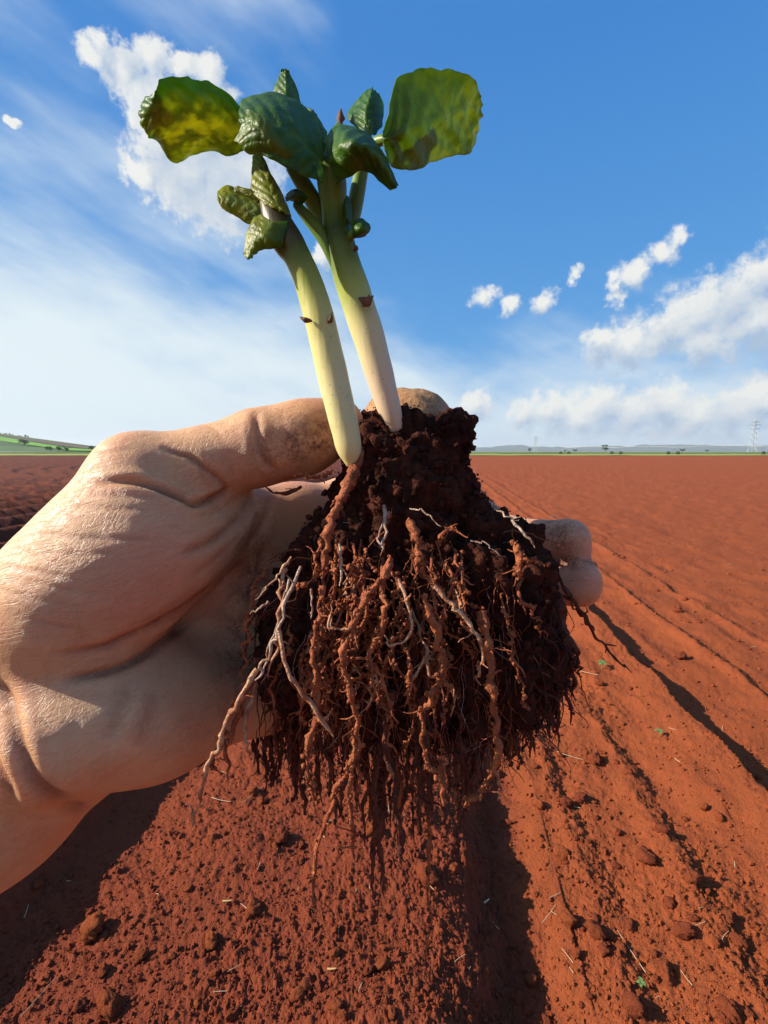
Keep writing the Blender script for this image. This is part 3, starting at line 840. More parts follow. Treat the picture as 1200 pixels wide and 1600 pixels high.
CREASES = [
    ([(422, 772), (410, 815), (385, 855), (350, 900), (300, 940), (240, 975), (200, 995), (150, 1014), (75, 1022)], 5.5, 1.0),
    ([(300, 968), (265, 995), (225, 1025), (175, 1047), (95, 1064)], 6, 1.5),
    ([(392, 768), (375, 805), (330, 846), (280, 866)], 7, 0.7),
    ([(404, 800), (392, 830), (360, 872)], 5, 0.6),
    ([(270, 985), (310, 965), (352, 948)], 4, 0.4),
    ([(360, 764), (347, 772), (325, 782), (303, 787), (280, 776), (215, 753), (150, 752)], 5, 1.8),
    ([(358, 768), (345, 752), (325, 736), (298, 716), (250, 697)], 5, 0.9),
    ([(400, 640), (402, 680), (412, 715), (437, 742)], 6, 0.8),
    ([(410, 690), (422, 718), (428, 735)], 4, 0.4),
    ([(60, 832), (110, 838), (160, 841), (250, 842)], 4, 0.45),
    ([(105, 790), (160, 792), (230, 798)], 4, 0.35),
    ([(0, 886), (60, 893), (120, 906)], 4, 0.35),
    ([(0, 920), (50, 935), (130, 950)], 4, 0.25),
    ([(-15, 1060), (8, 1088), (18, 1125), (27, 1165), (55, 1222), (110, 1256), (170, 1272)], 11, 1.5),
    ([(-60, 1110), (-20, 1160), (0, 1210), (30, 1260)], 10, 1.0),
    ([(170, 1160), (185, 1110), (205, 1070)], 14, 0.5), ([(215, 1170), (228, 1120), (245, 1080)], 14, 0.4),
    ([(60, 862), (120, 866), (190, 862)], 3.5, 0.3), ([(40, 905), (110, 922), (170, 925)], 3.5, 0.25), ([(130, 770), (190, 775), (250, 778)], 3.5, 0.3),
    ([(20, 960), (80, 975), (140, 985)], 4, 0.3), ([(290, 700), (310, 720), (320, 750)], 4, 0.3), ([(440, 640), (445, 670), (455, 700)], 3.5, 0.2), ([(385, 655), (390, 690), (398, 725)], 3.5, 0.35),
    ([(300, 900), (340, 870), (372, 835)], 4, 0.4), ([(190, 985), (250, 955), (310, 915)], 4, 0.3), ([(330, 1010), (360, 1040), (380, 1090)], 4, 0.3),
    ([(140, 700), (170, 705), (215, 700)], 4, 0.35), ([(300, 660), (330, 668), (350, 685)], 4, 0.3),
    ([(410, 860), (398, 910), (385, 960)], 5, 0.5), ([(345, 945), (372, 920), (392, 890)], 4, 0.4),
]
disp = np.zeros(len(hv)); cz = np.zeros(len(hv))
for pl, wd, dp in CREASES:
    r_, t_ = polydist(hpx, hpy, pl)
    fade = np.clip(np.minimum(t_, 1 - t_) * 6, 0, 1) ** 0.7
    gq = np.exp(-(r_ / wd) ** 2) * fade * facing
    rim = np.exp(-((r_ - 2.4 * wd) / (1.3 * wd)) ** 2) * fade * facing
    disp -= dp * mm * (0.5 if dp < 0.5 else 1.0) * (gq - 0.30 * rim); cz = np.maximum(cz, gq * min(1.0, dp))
disp += 0.35 * mm * fbm3(hv * 70, 3, 5) * np.clip(facing + 0.3, 0, 1)
hv = hv + hn * disp[:, None]
def ell(cx, cy, rx, ry, rot=0.0):
    c, s_ = math.cos(rot), math.sin(rot); u, v_ = hpx - cx, hpy - cy
    return np.exp(-(((u * c + v_ * s_) / rx) ** 2 + ((-u * s_ + v_ * c) / ry) ** 2))
dirt = np.clip(1.15 * ell(500, 685, 62, 38, -0.2) + 0.5 * ell(430, 700, 60, 50) + 0.75 * ell(375, 1010, 40, 130, 0.25) + 0.55 * ell(400, 880, 40, 90)
               + 1.1 * ell(865, 835, 50, 28) + 1.0 * ell(895, 880, 50, 9) + 0.5 * ell(880, 900, 40, 40) + 0.35 * ell(330, 760, 50, 40), 0, 1.2)
dirt = np.maximum(dirt, cz * 0.6)
pink = np.clip(0.9 * ell(230, 900, 130, 90, -0.6) + 1.2 * ell(880, 880, 100, 90) + 0.9 * ell(450, 750, 50, 20) + 0.5 * ell(530, 640, 60, 40), 0, 1)
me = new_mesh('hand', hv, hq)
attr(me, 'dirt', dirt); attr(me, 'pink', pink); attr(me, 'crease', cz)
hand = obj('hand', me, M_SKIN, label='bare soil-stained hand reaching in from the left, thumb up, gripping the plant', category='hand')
print('hand', len(hv), len(hq))

# fingernails on the far side of each fingertip
def nail_material():
    m, n = material('fingernail')
    return finish(m, n, principled(n, n.mix(n.noise(n.ob, 300, 3), (0.55, 0.33, 0.25), (0.66, 0.44, 0.34)), 0.3, spec=0.5).outputs[0])
M_NAIL = nail_material()
def nail(p0, p1, r, back):
    ax = p1 - p0; ax /= np.linalg.norm(ax); back = back - (back @ ax) * ax; back /= np.linalg.norm(back); sd = np.cross(ax, back)
    nu, nv = 9, 9; v = []
    for u in np.linspace(-1, 1, nu):
        for t in np.linspace(-1, 1, nv):
            a_ = t * 1.0 * math.sqrt(max(0.05, 1 - 0.55 * abs(u) ** 4))
            v.append(p1 + ax * (u * r * 0.72 - r * 0.1) + (sd * math.sin(a_) + back * math.cos(a_)) * (r * 1.02 + 0.0004 - 0.12 * r * max(0, u) ** 2))
    i = np.arange(nu - 1)[:, None] * nv; j = np.arange(nv - 1)[None, :]
    f = np.stack([i + j, i + j + 1, i + nv + j + 1, i + nv + j], -1).reshape(-1, 4)
    o = obj('fingernail', new_mesh('fingernail', np.array(v), f), M_NAIL, hand)
    md = o.modifiers.new('thickness', 'SOLIDIFY'); md.thickness = 0.0006
for k_ in FING: nail(FING[k_][2], FING[k_][3], FR[k_][3] * mm, FW + 0.3 * UP)
nail(P(475, 684, .145), J['tip'], 9.2 * mm, FW * 0.9 + UP * 0.5)

# ------------------------------------------------------------------ potato plant
plant = thing('potato_plant', 'uprooted young potato plant with two pale stems, green leaves and soil-clad hanging roots', 'plant', tuple(P(620, 760, .15)))
bpy.context.view_layer.update()
def part(name, me, mat, parent=None, **props):
    """mesh in world coordinates -> child of the plant (or of one of its parts)"""
    o = obj(name, me, mat, **props)
    o.parent = parent or plant
    base_ = np.array(plant.location)
    n_ = len(me.vertices); co = np.empty(n_ * 3, np.float32); me.vertices.foreach_get('co', co)
    me.vertices.foreach_set('co', (co.reshape(-1, 3) - base_.astype(np.float32)).ravel()); me.update()
    return o

# soil ball
bf = Field(P(330, 1200, .11) - [0, .03, .0] - 0.02, P(960, 600, .2) + 0.02, 0.0011)
for a_, b_, ra, rb in (((612, 712, .150), (668, 706, .152), 10, 10), ((640, 722, .150), (640, 790, .150), 13, 17), ((578, 712, .146), (562, 765, .146), 5, 7),
                       ((582, 664, .152), (596, 690, .150), 5, 8), ((690, 692, .148), (716, 676, .147), 6, 3.8), ((716, 672, .147), (724, 668, .147), 3.6, 2.6),
                       ((625, 790, .150), (565, 880, .148), 16, 19), ((650, 790, .150), (640, 920, .150), 18, 24), ((680, 800, .150), (755, 915, .150), 13, 20),
                       ((560, 880, .148), (490, 1010, .146), 18, 17), ((490, 960, .146), (450, 1060, .144), 14, 8), ((640, 920, .150), (620, 1060, .148), 24, 17),
                       ((755, 915, .150), (785, 1020, .151), 20, 17), ((800, 960, .151), (838, 1050, .151), 11, 7), ((700, 930, .150), (710, 1080, .150), 23, 14),
                       ((550, 950, .148), (545, 1080, .147), 18, 10), ((770, 1030, .151), (775, 1110, .151), 13, 6)):
    bf.cone(P(*a_), P(*b_), ra * mm, rb * mm, 0.006)
bv, bq = bf.mesh(); del bf
bn = vnormals(bv, bq)
low_ = np.clip((project(bv)[1] - 780) / 150, 0, 1)
stretch = bv * np.array([1, 1, 0.14])
bv = bv + bn * (0.0045 * (0.4 + low_) * fbm3(stretch * 190, 3, 61) + 0.0024 * (1 - 0.5 * low_) * fbm3(bv * 170, 3, 64) + 0.0020 * fbm3(bv * 420, 3, 62))[:, None]
bv = bv + vnormals(bv, bq) * (0.0012 * np.abs(fbm3(bv * 800, 2, 63)))[:, None]
root_ball = part('soil_ball', new_mesh('soil_ball', bv, bq), M_ROOTSOIL)
bn = vnormals(bv, bq); bpx, bpy_, bd = project(bv)

# crumbs clinging to it
def lump(n_lat=4, n_lon=6, seed=0, rough=0.35):
    r = np.random.default_rng(seed); v = [(0, 0, 1)]
    for a_ in range(1, n_lat):
        for b_ in range(n_lon):
            t, p = a_ / n_lat * math.pi, (b_ + 0.5 * (a_ % 2)) / n_lon * 2 * math.pi
            v.append((math.sin(t) * math.cos(p), math.sin(t) * math.sin(p), math.cos(t)))
    v.append((0, 0, -1)); v = np.array(v) * (1 + rough * r.uniform(-1, 1, (len(v), 1)))
    f = []
    for b_ in range(n_lon):
        f.append((0, 1 + b_, 1 + (b_ + 1) % n_lon)); e = 1 + (n_lat - 2) * n_lon
        f.append((e + (b_ + 1) % n_lon, e + b_, len(v) - 1))
        for a_ in range(n_lat - 2):
            q0 = 1 + a_ * n_lon; q1 = q0 + n_lon
            f += [(q0 + b_, q1 + b_, q1 + (b_ + 1) % n_lon), (q0 + b_, q1 + (b_ + 1) % n_lon, q0 + (b_ + 1) % n_lon)]
    return v, np.array(f)
LUMPS = [lump(3, 5, s_) for s_ in range(6)]
def crumbs(mb, pts, sizes, r):
    """many small lumps in one mesh, vectorised per lump shape"""
    which = r.integers(0, len(LUMPS), len(pts))
    for q, (lv, lf) in enumerate(LUMPS):
        sel = which == q; n_ = int(sel.sum())
        if not n_: continue
        th_ = r.random(n_) * 6.28; c, s_ = np.cos(th_), np.sin(th_)
        x = lv[None, :, 0] * c[:, None] - lv[None, :, 1] * s_[:, None]; y = lv[None, :, 0] * s_[:, None] + lv[None, :, 1] * c[:, None]
        sc = r.uniform(0.7, 1.25, (n_, 3)) * sizes[sel][:, None]
        v = np.stack([x * sc[:, :1], y * sc[:, 1:2], np.broadcast_to(lv[None, :, 2], x.shape) * sc[:, 2:]], -1) + pts[sel][:, None, :]
        f = lf[None] + (np.arange(n_) * len(lv))[:, None, None]
        mb.put(v.reshape(-1, 3), f.reshape(-1, 3))
m = MB(); sel = rng.integers(0, len(bv), 5200)
crumbs(m, bv[sel] + bn[sel] * 0.0006, 0.0003 + 0.0013 * rng.random(len(sel)) ** 5, rng)
part('soil_crumbs', m.mesh('soil_crumbs'), M_ROOTSOIL, root_ball, kind='stuff')

# seed tuber behind the stems
tv, tf = [], []
nu, nv = 40, 28; U_, V_ = np.meshgrid(np.linspace(0, 2 * math.pi, nu, endpoint=False), np.linspace(0, math.pi, nv))
c = P(636, 664, .166); tx = np.stack([np.sin(V_) * np.cos(U_), np.sin(V_) * np.sin(U_), np.cos(V_)], -1).reshape(-1, 3)
tdir = tx * [0.0170, 0.0150, 0.0135]
tdir *= (1 + 0.05 * fbm3(tx * 1.8, 3, 77))[:, None]
for ex, ey, ez in ((0.4, -0.7, 0.6), (-0.3, -0.6, 0.75), (0.8, -0.3, 0.4)):
    e_ = np.array([ex, ey, ez]); e_ /= np.linalg.norm(e_); tdir *= (1 - 0.07 * np.exp(-((tx - e_) ** 2).sum(1) / 0.02))[:, None]
i = np.arange(nv - 1)[:, None] * nu; j = np.arange(nu)[None, :]; k = (j + 1) % nu
tf = np.stack([i + j, i + nu + j, i + nu + k, i + k], -1).reshape(-1, 4)
M_TUBER = None
def tuber_material():
    m, n = material('potato_skin')
    c1 = n.mix(n.ramp(n.noise(n.ob, 120, 5, 0.6), 0.3, 0.7), (0.30, 0.145, 0.055), (0.46, 0.25, 0.10))
    c1 = n.mix(n.ramp(n.noise(n.ob, 700, 3, 0.7), 0.52, 0.7, 0, 0.8), c1, (0.14, 0.05, 0.025))
    return finish(m, n, principled(n, c1, 0.6, n.noise(n.ob, 500, 4), 0.0008, 0.7, spec=0.3).outputs[0])
part('seed_tuber', new_mesh('seed_tuber', tdir + c, tf), tuber_material())

# stems
def stem_material(name, stops, spots=0.5):
    m, n = material(name)
    t = mat_attr(n, 'along')
    t = n.math('ADD', t, n.math('MULTIPLY_ADD', n.noise(n.ob, 130, 3), 0.08, -0.04))
    cr = n.add('ShaderNodeValToRGB', {0: t}); e = cr.color_ramp.elements
    e[0].color = (*stops[0][1], 1); e[1].color = (*stops[-1][1], 1)
    for p_, c_ in stops[1:-1]: e.new(p_).color = (*c_, 1)
    col = cr.outputs[0]
    col = n.mix(n.ramp(n.noise(n.ob, 1000, 2, 0.6), 0.66, 0.74, 0, spots), col, (0.10, 0.05, 0.025))
    sm = n.math('MULTIPLY', n.ramp(n.noise(n.vmath('MULTIPLY', n.ob, (1, 1, 0.3)), 210, 4, 0.7), 0.60, 0.75), 0.25)
    col = n.mix(sm, col, (0.34, 0.16, 0.07))
    lines = n.noise(n.vmath('MULTIPLY', n.ob, (1, 1, 0.06)), 800, 4)
    b = principled(n, col, 0.42, lines, 0.0003, 0.4, spec=0.25)
    b.subsurface_method = 'RANDOM_WALK'
    n.set(b, 'Subsurface Weight', 0.35); n.set(b, 'Subsurface Radius', (1.0, 0.9, 0.4)); n.set(b, 'Subsurface Scale', 0.003)
    return finish(m, n, b.outputs[0])
M_STEM_L = stem_material('pale_stem', [(0.0, (0.60, 0.51, 0.23)), (0.27, (0.62, 0.55, 0.26)), (0.44, (0.52, 0.49, 0.15)), (0.54, (0.30, 0.33, 0.05)), (0.62, (0.12, 0.15, 0.016)), (0.70, (0.055, 0.042, 0.009)), (1.0, (0.045, 0.030, 0.008))])  # brown top stops darkened further, shade put into the stem colour
M_STEM_R = stem_material('pink_pale_stem', [(0.0, (0.60, 0.43, 0.28)), (0.18, (0.63, 0.49, 0.33)), (0.34, (0.58, 0.53, 0.25)), (0.45, (0.36, 0.42, 0.09)), (0.55, (0.14, 0.20, 0.024)), (0.65, (0.045, 0.075, 0.009)), (0.74, (0.16, 0.24, 0.03)), (1.0, (0.05, 0.11, 0.012))])
M_PETIOLE = stem_material('green_petiole', [(0.0, (0.09, 0.16, 0.022)), (0.5, (0.13, 0.21, 0.03)), (1.0, (0.05, 0.10, 0.015))], 0.8)
M_SCALE = simple('dry_scale', (0.14, 0.065, 0.035), 0.8, 0.5, 400)

def stem(name, ctrl, mat, n=70, sides=20, parent=None):
    """ctrl rows (px, py, depth, radius in mm)"""
    c_ = np.array([(*P(a, b, d), r * mm) for a, b, d, r in ctrl]); s_ = catmull(c_, n)
    v, f = tube(s_[:, :3], s_[:, 3], sides, 0.035, 160, 3)
    me = poly_mesh(name, v, f)
    t = np.concatenate([np.repeat(np.linspace(0, 1, n), sides), [0, 1]]); attr(me, 'along', t)
    return part(name, me, mat, parent)
left_stem = stem('stem', [(548, 728, .1300, 1.2), (546, 705, .1298, 3.4), (538, 665, .1295, 4.2), (524, 605, .1290, 4.35), (509, 540, .1285, 4.3), (497, 490, .1280, 4.3), (482, 440, .1275, 4.0),
                          (464, 400, .1270, 3.9), (448, 375, .1270, 4.5), (432, 345, .127, 4.0), (418, 305, .128, 2.7), (404, 258, .130, 1.7)], M_STEM_L)
right_stem = stem('stem', [(618, 672, .1420, 2.6), (610, 645, .1410, 3.6), (597, 600, .1400, 4.2), (583, 550, .1390, 4.8), (568, 500, .1380, 5.0), (553, 455, .1370, 5.0), (540, 415, .1360, 4.7),
                           (529, 370, .1350, 4.3), (522, 325, .1340, 3.9), (518, 285, .1330, 4.4), (515, 262, .1325, 4.0), (514, 240, .1320, 2.0)], M_STEM_R)
for ctrl in ([(524, 420, .135, 1.0), (506, 375, .134, 1.9), (482, 342, .133, 1.7), (462, 318, .132, 1.2)],
             [(520, 385, .137, 1.2), (500, 335, .137, 2.6), (478, 295, .135, 2.5), (455, 258, .132, 2.0)],
             [(540, 395, .139, 1.2), (552, 335, .140, 2.4), (562, 280, .140, 2.3), (572, 225, .139, 1.6), (578, 190, .138, 0.9)],
             [(560, 285, .141, 1.2), (574, 240, .140, 1.7), (590, 222, .137, 1.6), (606, 217, .134, 1.2), (622, 211, .134, 0.5)],
             [(515, 265, .133, 1.5), (524, 215, .136, 1.2), (531, 190, .138, 0.9)],
             [(540, 380, .134, 1.0), (552, 365, .131, 1.2), (562, 358, .130, 0.8)]):
    stem('petiole', ctrl, M_PETIOLE, 26, 12)
def scale_leaf(pts, r):
    c_ = np.array([P(*q) for q in pts]); s_ = catmull(c_, 14); n_ = 14
    v, f = tube(s_, np.sin(np.linspace(0.25, 3.0, n_)) * r * mm, 8, 0.45, 700, 9)
    part('scale_leaf', poly_mesh('scale_leaf', v, f), M_SCALE)
scale_leaf([(560, 466, .131), (572, 470, .130), (584, 462, .130)], 1.0)
scale_leaf([(566, 478, .131), (574, 474, .130), (577, 460, .130)], 0.8)
scale_leaf([(488, 502, .124), (478, 500, .123), (468, 495, .123)], 0.6)
scale_leaf([(512, 505, .1245), (517, 498, .1243), (519, 488, .1243)], 0.6)
scale_leaf([(533, 200, .137), (531, 184, .137), (533, 170, .137)], 1.2)
scale_leaf([(552, 392, .131), (556, 388, .130), (553, 382, .130)], 0.7)

# leaves
def leaf_material():
    m, n = material('potato_leaf')
    v = mat_attr(n, 'vein'); yel = mat_attr(n, 'yellow')
    big = n.noise(n.ob, 90, 4, 0.6); fine = n.noise(n.ob, 900, 3, 0.6)
    c = n.mix(n.ramp(big, 0.3, 0.7), (0.026, 0.088, 0.009), (0.060, 0.165, 0.014))
    c = n.mix(n.math('MULTIPLY', yel, n.ramp(n.noise(n.ob, 150, 4, 0.7), 0.25, 0.5), clamp=True), c, (0.27, 0.27, 0.022))
    c = n.mix(n.math('MULTIPLY', n.math('MULTIPLY', yel, n.ramp(n.noise(n.ob, 420, 3, 0.7), 0.54, 0.68)), 0.6, clamp=True), c, (0.09, 0.05, 0.015))
    c = n.mix(n.math('MULTIPLY', v, 0.7), c, (0.15, 0.26, 0.04))
    c = n.mix(n.ramp(fine, 0.62, 0.8, 0, 0.10), c, (0.30, 0.40, 0.22))
    net = n.add('ShaderNodeTexVoronoi', {'Vector': n.vmath('ADD', n.ob, n.vmath('SCALE', n.noise(n.ob, 300, 3, 0.6, 1), scale=0.0025)), 'Scale': 420.0}, feature='DISTANCE_TO_EDGE').outputs['Distance']
    net = n.ramp(net, 0.0, 0.16)
    c = n.mix(n.math('MULTIPLY_ADD', net, -0.2, 0.2), c, (0.10, 0.21, 0.03))
    c = n.mix(n.math('MULTIPLY', n.ramp(n.noise(n.ob, 210, 4, 0.65), 0.48, 0.68, 0.0, 0.6), n.math('SUBTRACT', 1.0, n.math('MULTIPLY', yel, 0.7))), c, (0.014, 0.046, 0.006))
    hgt = n.math('ADD', n.math('ADD', n.noise(n.ob, 420, 3), fine), n.math('MULTIPLY', net, 0.25))
    b = principled(n, c, 0.40, hgt, 0.0003, 0.8, spec=0.28)
    tr = n.add('ShaderNodeBsdfTranslucent', {'Color': n.mix(yel, n.mix(0.6, c, (0.30, 0.58, 0.03), 'MIX'), n.mix(n.ramp(n.noise(n.ob, 180, 4, 0.65), 0.38, 0.62), (0.80, 0.78, 0.05), (0.16, 0.28, 0.02)))})
    mx = n.add('ShaderNodeMixShader', {0: 0.42, 1: b.outputs[0], 2: tr.outputs[0]})
    return finish(m, n, mx.outputs[0])
M_LEAF = leaf_material()
def leaf(rows, yellow=0.0, seed=0, wave=0.4, nu=44, nv=30, name='leaf'):
    rows = np.array([[P(*c_) for c_ in r_] for r_ in rows])            # (rows, 3, 3)
    a = np.stack([catmull(rows[:, q], nu) for q in range(rows.shape[1])], 1)
    s_ = np.stack([catmull(a[q], nv) for q in range(nu)], 0)            # (nu, nv, 3)
    u = np.linspace(0, 1, nu)[:, None]; v = np.linspace(-1, 1, nv)[None, :]
    du = np.gradient(s_, axis=0); dv = np.gradient(s_, axis=1); nr_ = np.cross(du, dv); nr_ /= np.linalg.norm(nr_, axis=2)[..., None] + 1e-12
    ph = (u - 0.30 * np.abs(v)) * 6.0
    tri = np.abs(ph - np.round(ph)) * 2                                 # 0 on a side vein
    size_ = float(np.linalg.norm(rows[0, 1] - rows[-1, 1])) / 0.03
    vein = np.maximum(np.exp(-(tri / 0.16) ** 2) * np.clip(1.1 - np.abs(v), 0, 1), np.exp(-(v / 0.06) ** 2)) + 0 * u
    quilt = 0.0008 * (1 - np.exp(-(tri / 0.5) ** 2)) * (1 - np.abs(v) ** 4) - 0.0006 * np.exp(-(v / 0.10) ** 2)
    fl = s_.reshape(-1, 3)
    wv = wave * mm * (1.1 * fbm3(fl * 120, 3, seed) + 0.5 * fbm3(fl * 420, 2, seed + 9)).reshape(nu, nv) * (0.5 + 0.5 * np.abs(v))
    s_ = s_ + nr_ * (quilt * min(1.0, size_ ** 1.5) + wv)[..., None]
    # slightly uneven margin
    ed = (0.0007 * fbm3(fl * 260, 2, seed + 4)).reshape(nu, nv) * np.abs(v) ** 6
    dvn = dv / (np.linalg.norm(dv, axis=2)[..., None] + 1e-12); s_ = s_ + dvn * (ed * np.sign(v))[..., None]
    i = np.arange(nu - 1)[:, None] * nv; j = np.arange(nv - 1)[None, :]
    f = np.stack([i + j, i + j + 1, i + nv + j + 1, i + nv + j], -1).reshape(-1, 4)
    me = new_mesh(name, s_.reshape(-1, 3), f)
    attr(me, 'vein', vein.ravel()); attr(me, 'yellow', np.full(nu * nv, yellow) if np.isscalar(yellow) else yellow(u + 0 * v, v + 0 * u).ravel())
    o = part(name, me, M_LEAF); md = o.modifiers.new('thickness', 'SOLIDIFY'); md.thickness = 0.00035
    return o
# big left leaf, its underside towards the camera and the sun shining through
leaf([[(390, 186, .136), (394, 205, .138), (388, 226, .142)], [(354, 142, .130), (357, 182, .134), (363, 242, .146)], [(308, 128, .126), (309, 175, .130), (317, 236, .146)],
      [(263, 121, .121), (264, 172, .127), (272, 252, .144)], [(242, 142, .121), (240, 178, .126), (248, 222, .138)], [(224, 162, .130), (221, 186, .130), (232, 214, .134)]],
     lambda u, v: np.clip(1.35 - 1.8 * np.hypot(u - 0.5, (v - 0.35) * 0.7), 0, 1), 1, 0.6)
# arching dark leaf towards the camera
leaf([[(508, 232, .128), (502, 258, .126), (502, 288, .124)], [(488, 180, .129), (468, 222, .119), (472, 276, .119)], [(444, 150, .129), (430, 196, .117), (432, 254, .116)],
      [(404, 150, .130), (398, 185, .117), (398, 226, .117)], [(378, 156, .131), (376, 185, .121), (382, 206, .121)]], 0.05, 2)
leaf([[(468, 262, .119), (440, 250, .117), (412, 240, .119)], [(444, 226, .115), (418, 222, .114), (392, 238, .118)], [(418, 188, .114), (400, 196, .1135), (376, 230, .118)], [(392, 176, .116), (384, 190, .116), (368, 226, .119)]], 0.35, 12, 0.3)
# drooping right leaf
leaf([[(504, 218, .126), (514, 252, .121), (524, 288, .124)], [(528, 194, .129), (540, 222, .113), (548, 274, .120)], [(566, 202, .130), (572, 228, .113), (568, 266, .121)],
      [(597, 234, .128), (598, 254, .117), (588, 276, .121)], [(621, 288, .122), (619, 294, .120), (612, 295, .122)]], 0.05, 3)
# upright leaves behind
leaf([[(426, 165, .142), (447, 166, .138), (470, 166, .142)], [(426, 140, .143), (447, 138, .138), (468, 142, .143)], [(436, 120, .142), (446, 118, .140), (458, 124, .142)], [(443, 109, .141), (446, 108, .141), (449, 110, .141)]], 0.1, 4)
leaf([[(562, 205, .141), (575, 210, .138), (586, 210, .141)], [(543, 184, .146), (572, 178, .137), (599, 192, .146)], [(552, 163, .146), (577, 155, .138), (600, 168, .146)], [(574, 139, .143), (582, 136, .141), (592, 146, .143)]], 0.0, 5)
leaf([[(480, 200, .142), (495, 215, .140), (508, 215, .142)], [(478, 178, .146), (496, 190, .140), (512, 205, .146)], [(482, 168, .146), (490, 172, .144), (500, 185, .146)]], 0.0, 15)
# big right leaf
leaf([[(604, 205, .131), (600, 218, .132), (603, 234, .133)], [(612, 150, .130), (634, 206, .133), (612, 258, .138)], [(632, 112, .130), (668, 192, .138), (656, 264, .148)],
      [(696, 110, .136), (708, 178, .146), (700, 244, .157)], [(738, 122, .144), (738, 172, .154), (730, 242, .163)], [(752, 150, .153), (753, 180, .160), (742, 222, .166)]],
     lambda u, v: np.clip(0.15 + 0.55 * u * (0.7 + 0.3 * v), 0, 0.7), 6, 0.6)
# wilted leaves on the left stem
leaf([[(416, 322, .1275), (412, 336, .1265), (404, 350, .1275)], [(384, 300, .1290), (382, 320, .1265), (384, 346, .1285)], [(356, 292, .1290), (354, 312, .1270), (364, 336, .1285)], [(340, 300, .1285), (341, 314, .1275), (350, 329, .1280)]],
     lambda u, v: np.clip(0.5 + 0.6 * u, 0, 1), 7, 0.5, 30, 20)
leaf([[(402, 318, .1265), (408, 306, .1258), (416, 300, .1265)], [(384, 304, .1265), (388, 296, .1258), (394, 296, .1270)], [(366, 297, .1270), (367, 293, .1268), (371, 291, .1272)]], 1.0, 17, 0.4, 24, 16)
leaf([[(450, 345, .1225), (428, 346, .1215), (408, 336, .1235)], [(440, 384, .1225), (414, 368, .1210), (396, 344, .1240)], [(412, 390, .1235), (398, 378, .1225), (386, 362, .1250)], [(394, 402, .1240), (386, 405, .1240), (380, 396, .1250)]],
     lambda u, v: np.clip(0.45 + 0.5 * v + 0.2 * u, 0, 1), 8, 0.5, 30, 20)
leaf([[(454, 340, .1240), (436, 330, .1228), (416, 322, .1240)], [(440, 300, .1255), (420, 294, .1242), (392, 296, .1265)], [(420, 268, .1275), (410, 264, .1270), (394, 268, .1280)], [(408, 246, .1295), (403, 245, .1290), (398, 248, .1295)]], 0.9, 9, 0.4, 30, 20)
# small leaves
leaf([[(466, 322, .132), (462, 316, .131), (458, 312, .132)], [(478, 312, .132), (462, 306, .128), (444, 314, .132)], [(474, 300, .132), (460, 297, .131), (446, 302, .132)]], 0.1, 10, 0.8, 24, 18)
leaf([[(550, 366, .131), (554, 360, .129), (552, 354, .131)], [(564, 366, .131), (565, 357, .127), (562, 348, .131)], [(575, 360, .130), (576, 356, .130), (573, 351, .130)]], 0.0, 11, 0.6, 20, 16)
leaf([[(535, 350, .131), (542, 340, .130), (548, 352, .132)], [(530, 325, .133), (540, 322, .130), (552, 328, .134)], [(536, 306, .134), (541, 304, .133), (546, 308, .134)]], 0.05, 13, 0.6, 20, 16)

# ------------------------------------------------------------------ roots
def root_path(ctrl, n=None, wob=0.9, seed=0):
    c_ = np.array([P(*q) for q in ctrl]); n = n or max(16, int(np.linalg.norm(np.diff(c_, axis=0), axis=1).sum() / 0.0011))
    s_ = catmull(c_, n); t = np.linspace(0, 1, n)
    w_ = np.stack([noise3(np.stack([t * len(ctrl) * 3.2, t * 0 + 1.5 * q, t * 0 + seed * 3.1], -1), seed + q) for q in range(3)], -1)
    return s_ + w_ * wob * mm * np.clip(t * 5, 0, 1)[:, None]
def root(ctrl, r0, r1, mat, rough=0.35, seed=0, wob=0.9, name='root', sides=9, spurs=0.12, near=0.0):
    if near: ctrl = [(a, b, d - near) for a, b, d in ctrl]
    p = root_path(ctrl, None, wob, seed); n_ = len(p)
    bump = 1 + rough * 0.9 * noise3(np.stack([np.linspace(0, n_ / 2.6, n_), np.zeros(n_), np.full(n_, seed * 1.7)], -1), seed)
    r_ = np.linspace(r0, r1, n_) * mm * bump; r_[-3:] *= [0.8, 0.6, 0.4]
    v, f = tube(p, r_, sides, rough, 900, seed)
    f[f[:, 2] == f[:, 3]] = f[0]
    mb = MB(); mb.put(v, np.unique(f, axis=0)); rs = np.random.default_rng(seed)
    for q in range(int(n_ * spurs)):                                     # short broken side rootlets
        k_ = rs.integers(2, n_ - 1); d_ = rs.normal(size=3) + [0, 0, -0.5]; d_ /= np.linalg.norm(d_)
        L = rs.uniform(1.5, 5.5) * mm; pth = [p[k_]]
        for z in range(5): d_ = d_ + rs.normal(size=3) * 0.3; d_ /= np.linalg.norm(d_); pth.append(pth[-1] + d_ * L / 5)
        v, f = tube(np.array(pth), np.linspace(0.34, 0.12, 6) * mm * rs.uniform(0.6, 1.2), 5, cap=False); mb.put(v, f)
    return part(name, mb.mesh(name), mat), p
